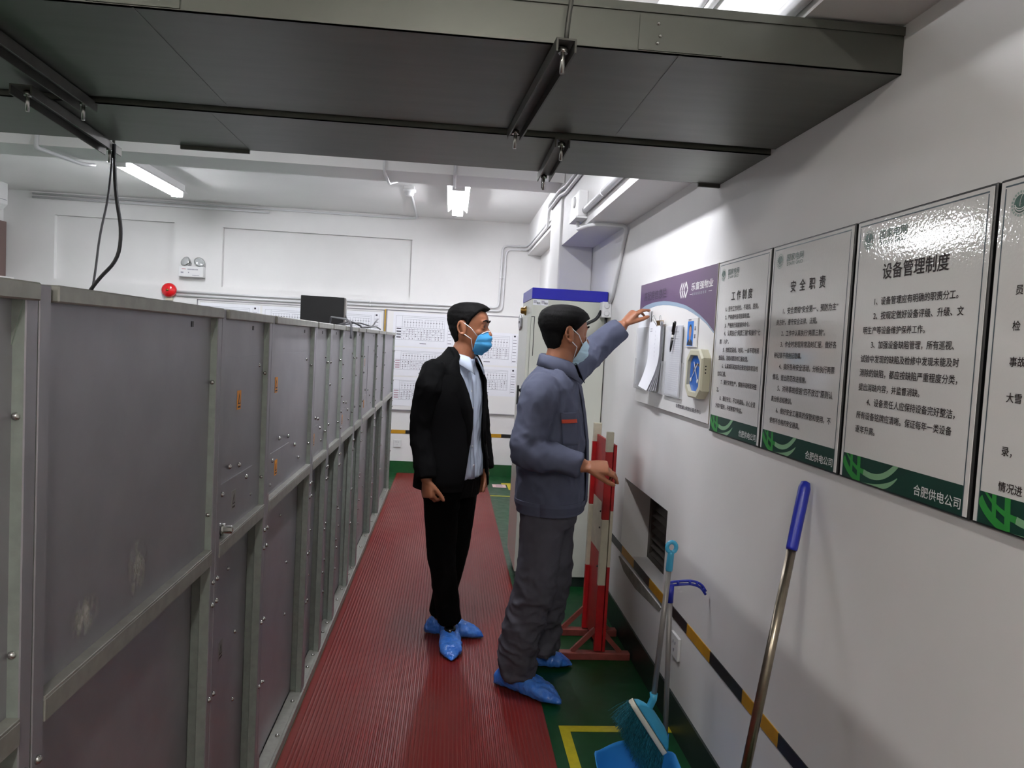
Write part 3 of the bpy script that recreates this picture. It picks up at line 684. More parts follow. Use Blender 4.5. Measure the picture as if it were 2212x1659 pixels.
# ------------------------------------------------------------------ rules posters on the right wall
def ribbon(mb, pts, w, x, mi):
    """flat ribbon of varying width along (t, z) points in the wall plane"""
    n = len(pts); L = []; R = []
    for i, (t, z) in enumerate(pts):
        a = pts[max(i - 1, 0)]; b = pts[min(i + 1, n - 1)]; dx, dz = b[0] - a[0], b[1] - a[1]; l = math.hypot(dx, dz) or 1
        ww = (w[i] if isinstance(w, list) else w) / 2
        L.append((t - dz / l * ww, z + dx / l * ww)); R.append((t + dz / l * ww, z - dx / l * ww))
    return L, R
def clip_z(p, z0, z1): return (p[0], min(max(p[1], z0), z1))
PW = .436
def poster(yl, yr, label, title, tpos, lines, pitch, z_first, partial=False):
    z0, z1 = 1.215, 1.809; Wp = yl - yr
    t = thing('rules_poster', (WX, (yl + yr) / 2, z0), label, 'poster', 'framed rules posters in a row')
    mb = MB(); mb.box(WX - .014, WX - .0006, yr + .001, yl - .001, z0, z1); mb.build('black_frame', 'black', t, .002, 1)
    fx = WX - .0155; a, b = yl - .006, yr + .006; fz0, fz1 = z0 + .005, z1 - .005
    mb = MB(); mb.box(fx, WX - .014, b, a, fz0, fz1); mb.build('printed_sheet', 'poster', t)
    mb = MB(); e = fx - .0004; q = .012; s = .0028
    def rect(y_hi, y_lo, za, zb, mi=0): mb.add([(e, y_hi, za), (e, y_lo, za), (e, y_lo, zb), (e, y_hi, zb)], [(0, 1, 2, 3)], mi)
    rect(a - q * .8, b + q * .8, fz1 - q + .002, fz1 - q + .002 + s); rect(a - q * .8, a - q * .8 - s, fz0, fz1 - q); rect(b + q * .8 + s, b + q * .8, fz0, fz1 - q)
    mb.build('border_lines', 'line_grey', t)
    # footer band with swooping lines
    mb = MB(); bl, br, bz0, bz1 = a - q, b + q, fz0, z0 + .060
    mb.add([(e - .0002, bl, bz0), (e - .0002, br, bz0), (e - .0002, br, bz1), (e - .0002, bl, bz1)], [(0, 1, 2, 3)], 0)
    def rib(pts, w, mi, off):
        L, R = ribbon(mb, pts, w, e, mi); n = len(pts)
        L = [clip_z((max(p[0], 0), p[1]), bz0, bz1) for p in L]; R = [clip_z((max(p[0], 0), p[1]), bz0, bz1) for p in R]
        vs = [(e - off, bl - p[0], p[1]) for p in L] + [(e - off, bl - p[0], p[1]) for p in R]
        mb.add(vs, [(i, n + i, n + i + 1, i + 1) for i in range(n - 1)], mi)
    k = Wp / .436
    def bez(p, n=16):
        o = []
        for i in range(n + 1):
            u = i / n; o.append(tuple((1 - u) ** 2 * p[0][c] + 2 * u * (1 - u) * p[1][c] + u * u * p[2][c] for c in (0, 1)))
        return o
    g = z0
    P1 = bez(((.012 * k, g + .062), (.045 * k, g + .030), (.085 * k, g + .028))); P2 = bez(((.085 * k, g + .028), (.155 * k, g + .012), (.205 * k, g + .064)))
    rib(P1, [.004 + .008 * i / 16 for i in range(17)], 1, .0004); rib(P2, .013, 2, .0004)
    P3 = bez(((.0 * k, g + .05), (.02 * k, g + .016), (.072 * k, g + .004))); rib(P3, .015, 1, .0004)
    P4 = bez(((.075 * k, g + .004), (.165 * k, g - .004), (.208 * k, g + .036))); rib(P4, [.002 + .010 * math.sin(math.pi * i / 16) for i in range(17)], 2, .0004)
    rib([(.034 * k, bz1), (.037 * k, g + .018)], .010, 1, .0005); rib([(.064 * k, bz1), (.068 * k, bz0)], .013, 1, .0005)
    mb.build('footer_band', ['pgreen', 'pgreen2', 'pgreen3'], t)
    if not partial or True:
        mb = MB(); wall_text(mb, '合肥供电公司', yl - .281 * k, z0 + .017, .022, e - .0005, width=.134 * k, height=.021, bold=.012); mb.build('footer_text', 'print_white', t)
    # emblem and heading
    cy, cz = yl - .053 * k, 1.7615; mb = MB()
    def disc(r0, r1, mi, off, a0=0, a1=2 * math.pi, n=36, dy=0, dz=0, sy=1.):
        vs = []; 
        for i in range(n + 1):
            u = a0 + (a1 - a0) * i / n
            vs += [(e - off, cy + dy - sy * r0 * math.cos(u), cz + dz + r0 * math.sin(u)), (e - off, cy + dy - sy * r1 * math.cos(u), cz + dz + r1 * math.sin(u))]
        mb.add(vs, [(2 * i, 2 * i + 1, 2 * i + 3, 2 * i + 2) for i in range(n)], mi)
    disc(.0005, .0155, 0, .0003)
    for i in range(20):
        u = 2 * math.pi * i / 20; disc(.0175, .0215, 1, .0003, u, u + .19, 2)
    disc(.0095, .0112, 2, .0005, -2.9, -.25, 18, dz=.002, sy=1.3); disc(.0128, .0145, 2, .0005, -2.75, -.4, 18, dz=.0015, sy=1.05)
    disc(.016, .018, 2, .0005, 1.9, 3.4, 12, dy=-.008, sy=.6)
    mb.build('round_emblem', ['logo_green', 'logo_ring', 'poster'], t)
    mb = MB(); wall_text(mb, '国家电网', yl - .095 * k, 1.7585, .022, e - .0004, width=.096 * k, height=.020, bold=.01)
    wall_text(mb, 'S', yl - .097 * k, 1.7445, .02, e - .0004, width=.0075, height=.0115); wall_text(mb, 'TATE', yl - .106 * k, 1.7445, .02, e - .0004, width=.037 * k, height=.0085)
    wall_text(mb, 'G', yl - .150 * k, 1.7445, .02, e - .0004, width=.009, height=.0115); wall_text(mb, 'RID', yl - .1605 * k, 1.7445, .02, e - .0004, width=.029 * k, height=.0085)
    mb.build('heading_text', 'logo_green', t)
    if title:
        mb = MB(); n = len(title); ya, yb = tpos; cw = .0335 if n <= 4 else .036; sp = n <= 4
        for i, ch in enumerate(title):
            st = (ya - yb - cw) / (n - 1); wall_text(mb, ch, ya - i * st, 1.671, cw, e - .0004, bold=.02)
            if sp: mb.build('title_character', 'ink', t); mb = MB()
        if not sp: mb.build('title_text', 'ink', t)
    for i, (ind, s, wd) in enumerate(lines):
        z = z_first - i * pitch
        if s: mb = MB(); wall_text(mb, s, yl - .058 * k - ind, z, .0178, e - .0004, width=wd, bold=.014); mb.build('text_line', 'ink', t)
    return t
I = .037
poster(2.562, 2.127, 'first rules poster of the row, right beside the purple information board', '工作制度', (2.424, 2.250), [
 (I, '1、坚守工作岗位，不离岗、脱岗。', .272), (I, '2、严格遵守各项规章制度。', None), (I, '3、严格执行调度操作命令。', None), (I, '4、认真执行“两票三制”和操作“七', .298), (0, '要、八步”。', None),
 (I, '5、按规定路线、时间，一丝不苟地巡', .298), (0, '查设备，发现问题及时汇报处理。', None), (I, '6、认真填写和各项记录发现异常及时', .298), (0, '如实汇报。', None), (I, '7、搞好文明生产，保持开闭所现场整', .298), (0, '洁。', None),
 (I, '8、遵纪守法，不以电谋私，全心全意', .298), (0, '为客户服务，不损害客户利益。', None)], .0275, 1.6345)
poster(2.121, 1.676, 'second rules poster from the purple board, left of the one with lamp glare', '安全职责', (1.990, 1.796), [
 (I, '1、安全贯彻“安全第一、预防为主”', .298), (0, '的方针，遵守安全法律、法规。', None), (I, '2、工作中认真执行“两票三制”。', None), (I, '3、作业时发现异常及时汇报，做好各', .304), (0, '种记录不得拖延隐瞒。', None),
 (I, '4、搞好各种安全活动，分析执行两票', .304), (0, '情况，提出防范改进措施。', None), (I, '5、对待事故根据“四不放过”原则认', .304), (0, '真分析总结教训。', None), (I, '6、做好安全工器具的保管和使用，不', .304), (0, '使用不合格的安全器具。', None)], .031, 1.6105)
poster(1.668, 1.226, 'white rules poster with a six-character title and bright lamp glare across its top', '设备管理制度', (1.551, 1.332), [
 (I, '1、设备管理应有明确的职责分工。', .272), (I, '2、按规定做好设备评级、升级、文', .29), (0, '明生产等设备维护保养工作。', None), (I, '3、加强设备缺陷管理，所有巡视、', .272), (0, '试验中发现的缺陷及检修中发现未能及时', .326), (0, '消除的缺陷，都应按缺陷严重程度分类，', .326), (0, '提出消缺内容，并监督消缺。', None),
 (I, '4、设备责任人应保持设备完好整洁，', .290), (0, '所有设备铭牌应清晰。保证每年一类设备', .322), (0, '逐年升高。', None)], .0317, 1.614)
poster(1.220, .778, 'white rules poster cut off by the right edge of the photo', '', None, [
 (.0, '员', None), (0, '', None), (.0, '检', None), (0, '', None), (0, '事故', None), (0, '', None), (0, '大雪', None), (0, '', None), (0, '', None), (0, '录，', None), (0, '', None), (0, '情况进', None)], .0298, 1.612)

# ------------------------------------------------------------------ purple information board
t = thing('information_board', (WX, 3.11, 1.236), 'white information board with purple top and swooping arc, left of the rules posters', 'notice board')
yl, yr, z0, z1 = 3.640, 2.571, 1.236, 1.810
mb = MB(); mb.box(WX - .014, WX - .0006, yr, yl, z0, z1); mb.build('board', ['print_white'], t, .001, 1)
mb = MB(); mb.box(WX - .0145, WX - .001, yr - .003, yr, z0, z1); mb.build('side_edge', 'board_edge', t)
e = WX - .0145
outer = [(3.640, 1.682), (3.58, 1.697), (3.524, 1.705), (3.42, 1.711), (3.326, 1.712), (3.23, 1.7105), (3.136, 1.704), (3.03, 1.693), (2.916, 1.677), (2.82, 1.656), (2.733, 1.632), (2.65, 1.602), (2.571, 1.567)]
inner = [(3.640, 1.655), (3.56, 1.672), (3.486, 1.683), (3.40, 1.691), (3.322, 1.694), (3.23, 1.693), (3.133, 1.687), (3.03, 1.677), (2.913, 1.662), (2.82, 1.642), (2.73, 1.619), (2.65, 1.594), (2.571, 1.560)]
mb = MB(); n = len(outer)
vs = [(e, y, z) for y, z in outer] + [(e, y, z1 - .001) for y, z in outer]
mb.add(vs, [(i, i + 1, n + i + 1, n + i) for i in range(n - 1)])
mb.build('purple_print', 'purple', t)
mb = MB(); vs = [(e, y, z) for y, z in inner] + [(e, y, z - .0002) for y, z in outer]
mb.add(vs, [(i, i + 1, n + i + 1, n + i) for i in range(n - 1)])
mb.build('arc_stripe', 'bluegrey', t)
mb = MB(); e2 = e - .0004
def seg(p, q, w): 
    L, R = ribbon(mb, [p, q], w, e2, 0); mb.add([(e2, -a[0], a[1]) for a in L + R], [(0, 2, 3, 1)])
hx = [(-3.0, 1.738), (-2.975, 1.768), (-2.955, 1.768), (-2.978, 1.738), (-2.955, 1.708), (-2.975, 1.708)]
for dx in (0, .026, .052):
    seg((-3.0 + dx, 1.739), (-2.976 + dx, 1.769), .011); seg((-3.0 + dx, 1.739), (-2.976 + dx, 1.709), .011)
seg((-2.926, 1.769), (-2.898, 1.769), .010) if False else None
seg((-2.924, 1.769), (-2.900, 1.739), .011); seg((-2.924, 1.709), (-2.900, 1.739), .011)
seg((-2.87, 1.7165), (-2.84, 1.7165), .002); seg((-2.655, 1.7165), (-2.62, 1.7165), .002)
mb.build('white_logo', 'print_white', t)
mb = MB(); wall_text(mb, '乐富强物业', 2.855, 1.733, .05, e2, width=.243, height=.030, bold=.02); mb.build('company_lettering', 'print_white', t)
mb = MB()
for k in range(7): mb.box(e2 - .0002, e2, 2.825 - k * .024, 2.838 - k * .024, 1.711, 1.7215)
mb.build('small_lettering', 'ink_grey', t)
mb = MB(); wall_text(mb, '高配房信息栏', 3.557, 1.728, .06, e2 - .002, width=.365, height=.044); mb.build('raised_lettering', 'ink_faint', t)
mb = MB(); wall_text(mb, '合肥悦湖山院物业服务中心', 2.957, 1.2645, .02, e2, width=.308, height=.0155, bold=.01); mb.build('footer_lettering', 'ink_dark', t)
def pocket(ya, yb, za, zb, name='paper_pocket'):
    mb = MB(); mb.box(e - .014, e - .0125, yb, ya, za, zb); mb.box(e - .0125, e - .0002, yb, ya, za - .002, za); mb.box(e - .0125, e - .0002, ya - .002, ya, za, zb - .15); mb.box(e - .0125, e - .0002, yb, yb + .002, za, zb - .15)
    return mb.build(name, 'clear', t)
pocket(3.625, 3.395, 1.303, 1.598); pocket(3.375, 3.155, 1.303, 1.595); pocket(3.125, 2.885, 1.303, 1.595)
mb = MB(); mb.box(e - .009, e - .007, 3.40, 3.61, 1.32, 1.68)
tag(mb.build('paper_sheet', 'paper'), 'plain white sheet in the left pocket, pinched by the reaching hand', 'paper')
mb = MB()
for k in range(2): mb.box(e - .011 + k * .004, e - .010 + k * .004, 2.91, 3.10, 1.31, 1.597)
for k in range(26): mb.box(e - .0115, e - .0113, 2.925, 3.05, 1.33 + k * .0088, 1.3308 + k * .0088, 1)
mb.box(e - .0115, e - .0113, 2.945, 3.01, 1.568, 1.572, 1); mb.box(e - .0115, e - .0113, 2.95, 2.99, 1.54, 1.543, 1)
tag(mb.build('form_sheets', ['paper', 'ink_grey']), 'lined form sheets in the right-hand pocket below the pen', 'paper')
# clipped stack curling out of the middle pocket
def curl(k):
    R = []
    for i in range(11):
        u = i / 10; z = 1.618 - .295 * u; bend = max(0, u - .55) / .45
        x = e - .016 - .0022 * k - .030 * bend ** 1.6 * (.25 + .20 * k); sh = .055 * bend * (.3 + .15 * k)
        R.append(((x, 3.345 - .0 + sh * .4, z), (x - .004 * bend, 3.16 + sh * .8, z - .012 * bend)))
    return R
t2 = thing('clipped_papers', (e, 3.25, 1.60), 'curling paper stack held by a binder clip on the information board', 'paper stack')
for k in range(5):
    R = curl(k); mb = MB(); vs = []
    for d in (0, -.0006): vs += [Vector(p) + Vector((d, 0, 0)) for r in R for p in r]
    n = len(R); f = [(2 * i, 2 * i + 1, 2 * i + 3, 2 * i + 2) for i in range(n - 1)] + [(2 * n + 2 * i, 2 * n + 2 * i + 2, 2 * n + 2 * i + 3, 2 * n + 2 * i + 1) for i in range(n - 1)]
    mb.add(vs, f, 0, True)
    if k == 4:
        for z in (1.585, 1.575): mb.box(e - .0262, e - .026, 3.29, 3.325, z, z + .003, 1)
        for j in range(12): mb.box(e - .0262, e - .026, 3.235, 3.2365, 1.57 - j * .018, 1.578 - j * .018, 1)
    mb.build('sheet', ['paper', 'ink_grey'], t2)
mb = MB(); mb.prism([(e - .030, 3.225, 1.622), (e - .010, 3.225, 1.622), (e - .018, 3.225, 1.588), (e - .023, 3.225, 1.588)], (0, -.055, 0)); cl = mb.build('clip_body', 'brass', t2, .001, 1)
for s, yy in ((-1, 3.225), (1, 3.17)):
    mb = MB(); mb.tube(round_path([(e - .026, yy - .008, 1.596), (e - .032 - .01 * (s < 0), yy + .028 * (s < 0), 1.635), (e - .03 - .01 * (s < 0), yy + .02 * (s < 0) - .012, 1.645), (e - .026, yy - .02, 1.60)], .006), .0012, 6); mb.build('clip_handle', 'bolt', cl)
t2 = thing('ballpoint_pen', (e, 2.99, 1.55), 'black and clear pen clipped to the right-hand paper pocket', 'pen')
pa, pb = Vector((e - .022, 2.968, 1.612)), Vector((e - .022, 3.012, 1.486)); d = pb - pa
mb = MB(); mb.tube([pa, pa + d * .06, pa + d * .42], [.0045, .0062, .0062], 10); c = mb.build('cap', 'black_plastic', t2)
mb = MB(); mb.bar(pa + d * .03 + Vector((-.008, -.002, 0)), pa + d * .33 + Vector((-.008, -.002, 0)), .004, .002, (1, 0, 0)); mb.build('clip', 'black_plastic', c)
mb = MB(); mb.tube([pa + d * .42, pa + d * .60], .0055, 10); mb.build('clear_barrel', 'print_white', t2)
mb = MB(); mb.tube([pa + d * .60, pa + d * .9, pb], [.0058, .0045, .0012], 10); mb.tube([pa + d * .52, pa + d * .55], .0059, 10); mb.build('grip', 'black_plastic', t2)
t2 = thing('photo_card', (e, 2.80, 1.51), 'small staff card with a blue portrait photo on the information board', 'card')
mb = MB(); mb.box(e - .006, e - .0003, 2.738, 2.862, 1.510, 1.622); mb.build('card', 'print_white', t2, .001, 1)
mb = MB(); x = e - .0064; mb.add([(x, 2.850, 1.514), (x, 2.778, 1.514), (x, 2.778, 1.610), (x, 2.850, 1.610)], [(0, 1, 2, 3)]); mb.build('blue_backdrop', 'blue_print', t2)
mb = MB()
def ell(cy, cz, ry, rz, x, mi, a0=0, a1=2 * math.pi):
    mb.add([(x, cy - ry * math.cos(a0 + (a1 - a0) * i / 20), cz + rz * math.sin(a0 + (a1 - a0) * i / 20)) for i in range(20)], [tuple(range(20))], mi)
ell(2.814, 1.5145, .034, .026, x - .0002, 2, 0, math.pi * 20 / 19.99); ell(2.814, 1.545, .008, .014, x - .0003, 0); ell(2.814, 1.577, .0165, .021, x - .0004, 1); ell(2.814, 1.568, .0145, .022, x - .0006, 0)
mb.build('portrait', ['skin_print', 'black', 'navy'], t2)
mb = MB(); wall_text(mb, '姓名', 2.768, 1.578, .012, x - .0001) ; mb.v = mb.v[:0]; mb.f = []; mb.m = []; mb.sm = []
for z in (1.575, 1.545):
    for k in range(3): mb.box(x - .0003, x, 2.749, 2.768, z + k * .005, z + k * .005 + .0025)
    mb.box(x - .0003, x, 2.757, 2.760, z - .002, z + .014)
for k in range(5): mb.box(x - .0003, x, 2.838 - k * .007, 2.843 - k * .007, 1.6135, 1.617)
mb.build('printed_name', 'ink_dark', t2)
# octagonal gauge box
t2 = thing('gauge_box', (e, 2.67, 1.41), 'ivory eight-sided gauge box with blue dial fixed to the information board', 'gauge')
def octo(ya, yb, za, zb, c, x): return [(x, ya, za + c), (x, ya, zb - c), (x, ya - c * 1.2, zb), (x, yb + c * 1.2, zb), (x, yb, zb - c), (x, yb, za + c), (x, yb + c * 1.2, za), (x, ya - c * 1.2, za)]
xb, xf = e - .0003, e - .034
O0 = octo(2.757, 2.580, 1.322, 1.502, .030, xb); O1 = octo(2.757, 2.580, 1.322, 1.502, .030, xf + .006); O2 = octo(2.752, 2.585, 1.327, 1.497, .030, xf)
I2 = octo(2.737, 2.602, 1.344, 1.480, .024, xf); I1 = octo(2.735, 2.604, 1.346, 1.478, .024, xf + .012)
mb = MB(); mb.rings([O0, O1, O2, I2, I1], 0, False, (True, True)); mb.build('housing', 'ivory', t2)
mb = MB(); D0 = octo(2.734, 2.605, 1.347, 1.477, .024, xf + .0112); mb.add(D0, [tuple(range(8))])
mb.f = [list(reversed(f)) for f in mb.f] if False else mb.f
mb.build('dial_plate', 'blue_plate', t2)
mb = MB(); xx = xf + .0105
A = [(-2.700 + .042 * (1 - math.cos(u)), 1.405 + .042 * math.sin(u)) for u in [math.pi * i / 16 for i in range(17)]]
L, R = ribbon(mb, A, .006, xx, 0); n = len(A); mb.add([(xx, p[0], p[1]) for p in [(-q[0], q[1]) for q in L + R]], [(i, n + i, n + i + 1, i + 1) for i in range(n - 1)], 0)
L, R = ribbon(mb, A, .002, xx, 0); mb.add([(xx - .0003, -q[0], q[1]) for q in L + R], [(i, n + i, n + i + 1, i + 1) for i in range(n - 1)], 1)
mb.build('dial_arc', ['ink_dark', 'yellow_tape'], t2)
for (ya, za, yb, zb) in ((2.690, 1.455, 2.640, 1.385), (2.645, 1.452, 2.715, 1.388)):
    mb = MB(); mb.bar((xx - .002, ya, za), (xx - .002, yb, zb), .0025, .0015, (1, 0, 0)); mb.lathe((xx - .001, yb, zb), (-1, 0, 0), [(0, .008), (.002, .007)], 12); mb.build('pointer', 'print_white', t2)
for k in range(3):
    mb = MB(); mb.lathe((xf + .016, 2.580, 1.418 + k * .012), (0, -1, 0), [(0, .0028), (.0006, .0028)], 8); mb.build('vent_hole', 'black', t2)

# ------------------------------------------------------------------ grey control cabinet with blue band
t = thing('control_cabinet', (.70, 4.75, 0), 'tall grey control cabinet with a blue top band, behind the man in work clothes', 'cabinet')
cx0, cx1, cy0, cy1 = .474, .935, 4.47, 5.03
mb = MB(); mb.box(cx0, cx1, cy0, cy1, .06, 1.765); mb.build('body', 'cabgrey', t, .006)
mb = MB(); mb.box(cx0 - .002, cx1 + .002, cy0 - .002, cy1, 1.765, 1.832); mb.build('blue_band', 'blue_band', t, .003)
mb = MB(); mb.box(cx0 + .01, cx1 - .01, cy0 + .01, cy1 - .01, 0, .06); mb.build('plinth', 'skirt_dark', t)
mb = MB(); mb.box(cx0 - .022, cx0 - .001, cy0 - .001, cy1 - .02, .09, 1.655); dr = mb.build('door', 'cabgrey', t, .003)
mb = MB(); mb.box(cx0 + .001, cx0 + .022, cy0 - .0015, cy0 + .001, 1.655, 1.659); mb.box(cx0 + .018, cx0 + .022, cy0 - .0015, cy0 + .001, 1.42, 1.655); mb.build('door_seam', 'black', t)
mb = MB(); mb.lathe((cx0 - .022, 4.60, 1.20), (-1, 0, 0), [(0, .012), (.012, .012), (.012, .008), (.02, .008)], 14); mb.obox((cx0 - .045, 4.60, 1.17), ((0, 0, 1), (0, 1, 0), (1, 0, 0)), (.06, .01, .006)); mb.build('handle', 'black_plastic', dr)
mb = MB(); mb.lathe((cx0, 4.80, 1.705), (-1, 0, 0), [(0, .03), (.008, .03), (.012, .022), (.03, .022), (.036, .016), (.037, .001)], 18); mb.build('brass_knob', 'brass', t)
mb = MB(); q = [(cx0 - .024, 4.96 + .0, 1.642 + .0)]
mb.prism([(cx0 - .024, 4.86 + .075 * math.cos(a), 1.63 + .055 * math.sin(a)) for a in [math.pi / 2 + math.pi / 3 * k for k in range(6)]], (-.012, 0, 0)); hb = mb.build('hexagonal_sticker', 'silver', t, .003)  # silver hexagonal sticker, gives no light
mb = MB(); mb.box(cx0 - .0375, cx0 - .0362, 4.83, 4.89, 1.622, 1.638); mb.build('sticker_mark', 'ink_dark', hb)
for a, b, s in ((cx0 + .006, cx0 + .052, 0), (cx0 + .054, cx0 + .098, 1)):
    mb = MB(); y = cy0 - .0008; mb.box(a, b, y, cy0 - .0002, 1.728, 1.760, 0)
    for k in range(3): mb.box(a + .003, a + .022 + .004 * k, y - .0003, y, 1.752 - k * .006, 1.7545 - k * .006, 1)
    for k in range(6): mb.box(b - .022 + k * .0034, b - .020 + k * .0034, y - .0003, y, 1.733, 1.745, 1)
    mb.build('rating_label', ['paper', 'ink_dark'], t)

# ------------------------------------------------------------------ red and white barrier
t = thing('safety_barrier', (.77, 3.575, 0), 'red and white folding safety barrier stood end-on by the right wall', 'barrier')
ZR = [(.0, .36, 0), (.36, .677, 1), (.677, 1.0, 0), (1.0, 1.095, 1)]
def banded(y, x0, x1, d, dz=0, zt=1.0, top_w=0):
    mb = MB()
    for a, b, k in ZR:
        if k == 1 and a >= .99:
            mb.box(x0 + .002, x1 - .0, y - d, y + d, a + dz, b + dz, 1); continue
        mb.box(x0, x1, y - d, y + d, max(a + dz, .04), b + dz, k)
    return mb
banded(3.43, .750, .786, .012).build('post', ['red', 'cream'], t, .002, 1)
mb = MB()
for a, b, k in ((.04, .45, 0), (.45, .72, 1), (.72, 1.035, 0)): mb.box(.789, .803, 3.415, 3.50, a, b, k)
mb.build('side_rail', ['red', 'cream'], t, .001, 1)
banded(3.72, .744, .786, .012, .012).build('post', ['red', 'cream'], t, .002, 1)
mb = MB()
for a, b, k in ((.06, .50, 0), (.50, .745, 1), (.745, 1.05, 0)): mb.box(.764, .774, 3.445, 3.705, a, b, k)
mb.build('panel', ['red', 'cream'], t)
for y in (3.43, 3.72):
    mb = MB(); mb.box(.585, .926, y - .022, y + .022, .0, .035); b = mb.build('base_bar', 'redbase', t, .004)
    for s, x in ((-1, .645), (1, .880)):
        mb = MB(); mb.bar((x, y, .035), (.765 + s * .012, y, .145), .022, .016, (0, 1, 0)); mb.build('brace', 'redbase', t)
for z in (.62, .70, .43):
    mb = MB(); mb.lathe((.762, 3.50, z), (-1, 0, 0), [(0, .005), (.006, .004)], 8); mb.build('screw', 'bracket', t)

# ------------------------------------------------------------------ mop, broom and dustpan
t = thing('mop', (.62, 1.553, 0), 'stainless steel mop pole with navy blue grip leaning on the right wall', 'mop')
p0 = Vector((.625, 1.557, .0)); p1 = Vector((.922, 1.813, 1.175)); d = p1 - p0
def pp(s): return p0 + d * s
mb = MB(); mb.tube([pp(.02), pp(.40)], .0118, 14); mb.tube([pp(.40), pp(.87)], .0118, 14); mb.build('pole', 'steel', t)
mb = MB(); mb.tube([pp(.855), pp(.86), pp(.95), pp(.985), pp(.997), pp(1.0)], [.0135, .0145, .0150, .0150, .011, .002], 14); mb.build('grip', 'blue_plastic', t)
mb = MB(); mb.lathe(pp(.0), d, [(0, .014), (.03, .016), (.05, .0125)], 14); mb.build('end_cap', 'blue_plastic', t)

t = thing('broom', (.757, 2.45, 0), 'broom with teal bristles and cyan head standing in the dustpan', 'broom')
s0 = Vector((.757, 2.45, .285)); s1 = Vector((.788, 2.452, .835))
mb = MB(); mb.tube([s0, s0 + (s1 - s0) * .84], .0095, 12); mb.build('handle', 'grey_tube', t)
mb = MB(); q = s1 - s0
mb.tube([s0 + q * .82, s0 + q * .83, s0 + q * .93, s0 + q * .945], [.011, .0125, .0115, .010], 12)
c = s0 + q * .97; up = q.normalized()
mb.tube([c + Vector((.016 * math.cos(a), 0, .018 * math.sin(a))) for a in [2 * math.pi * k / 16 - math.pi / 2 for k in range(17)]], .0075, 8)
mb.build('grip', 'teal_plastic', t)
ha = Vector((.686, 2.45, .282)); hb_ = Vector((.815, 2.45, .100)); ad = (hb_ - ha).normalized(); nd = Vector((ad.z, 0, -ad.x)); 
if nd.x > 0: nd = -nd                              # bristle direction: lower left
dep = Vector((0, 1, 0))
def hp(a, b, c): return ha + ad * a + nd * b + dep * c
L_ = (hb_ - ha).length
def capsule(z_, hw, n=10, e0=0.):                  # rounded outline along the head axis, in the (ad, dep) plane
    P = []
    for k in range(n + 1): u = math.pi / 2 + math.pi * k / n; P.append(hp(hw * .6 + hw * .6 * math.cos(u) + e0, z_, hw * math.sin(u)))
    for k in range(n + 1): u = -math.pi / 2 + math.pi * k / n; P.append(hp(L_ - hw * .6 + hw * .6 * math.cos(u) - e0, z_, hw * math.sin(u)))
    return P
mb = MB(); mb.rings([capsule(.0, .026), capsule(.004, .029), capsule(.014, .029), capsule(.018, .026)], 0, True); mb.build('edge_strip', 'pale_edge', t)
R = []
for z_, hw, e0 in ((-.002, .023, .004), (-.014, .020, .012), (-.026, .015, .032), (-.036, .010, .056), (-.040, .003, .078)): R.append(capsule(z_, hw, 10, e0))
mb = MB(); R.reverse(); mb.rings(R, 0, True); 
mb.tube([s0 + Vector((0, 0, .02)), s0, hp(.060, -.026, 0), hp(.066, -.012, 0)], [.014, .0125, .012, .014], 12)
mb.build('head', 'teal_plastic', t)
mb = MB(); r = random.Random(5)
for i in range(1100):
    a = r.random() * L_; c_ = (r.random() * 2 - 1) * .022; f = a / L_ - .5
    root = hp(a, .016, c_); ln = .060 + .045 * (f + .5) + .02 * r.random()
    dr_ = (nd * .75 + Vector((0, -.35, -.45)) + ad * (f * .7 + r.gauss(0, .11)) + dep * (c_ * 7 + r.gauss(0, .13))).normalized()
    tip = root + dr_ * ln + Vector((0, 0, -.012 * r.random()))
    if tip.z < .006: tip.z = .006
    mid = (root + tip) / 2 + Vector((r.gauss(0, .003), r.gauss(0, .003), .002))
    w = .0009; sd = dr_.cross(dep).normalized() * w; s2 = dep * w
    vs = []
    for p, k in ((root, 1), (mid, .9), (tip, .4)): vs += [p + sd * k, p + s2 * k - sd * k * .5, p - s2 * k - sd * k * .5]
    mb.add(vs, [(0, 1, 4, 3), (1, 2, 5, 4), (2, 0, 3, 5), (3, 4, 7, 6), (4, 5, 8, 7), (5, 3, 6, 8)])
o = mb.build('bristles', 'bristle', t); o['kind'] = 'stuff'

t = thing('dustpan', (.69, 2.35, 0), 'blue dustpan with long grey pole and navy hooked handle on the floor', 'dustpan')
mb = MB(); R = []
# scoop: bowl with a curved back wall, open mouth towards the camera and the left
def pan(u, v):
    """u in 0..1 across, v in 0..1 from mouth to back rim"""
    a = (u - .5) * 2
    x = .694 + a * (.145 - .012 * v * v) ; yb = 2.47 - .06 * a * a
    if v < .7:
        w = v / .7; y = 2.06 + (yb - 2.06) * w; z = .004 + .006 * w + .10 * abs(a) ** 6 * (.25 + .75 * w)
    else:
        w = (v - .7) / .3; y = yb + .02 * w; z = .010 + .105 * w * (1 - .25 * a * a) + .10 * abs(a) ** 6 * (1 - w * .8)
    return Vector((x, y, z))
NU, NV = 24, 20
grid = [[pan(i / NU, j / NV) for i in range(NU + 1)] for j in range(NV + 1)]
vs = [p for r_ in grid for p in r_]; n = NU + 1
mb.add(vs, [(j * n + i, j * n + i + 1, (j + 1) * n + i + 1, (j + 1) * n + i) for j in range(NV) for i in range(NU)], 0, True)
o = mb.build('pan', 'pan_blue', t); so = o.modifiers.new('thick', 'SOLIDIFY'); so.thickness = .003; so.offset = -1
mb = MB(); a0 = Vector((.826, 2.505, .10)); a1 = Vector((.808, 2.50, .64))
mb.tube([a0, a1], .0095, 12); mb.build('pole', 'grey_tube', t)
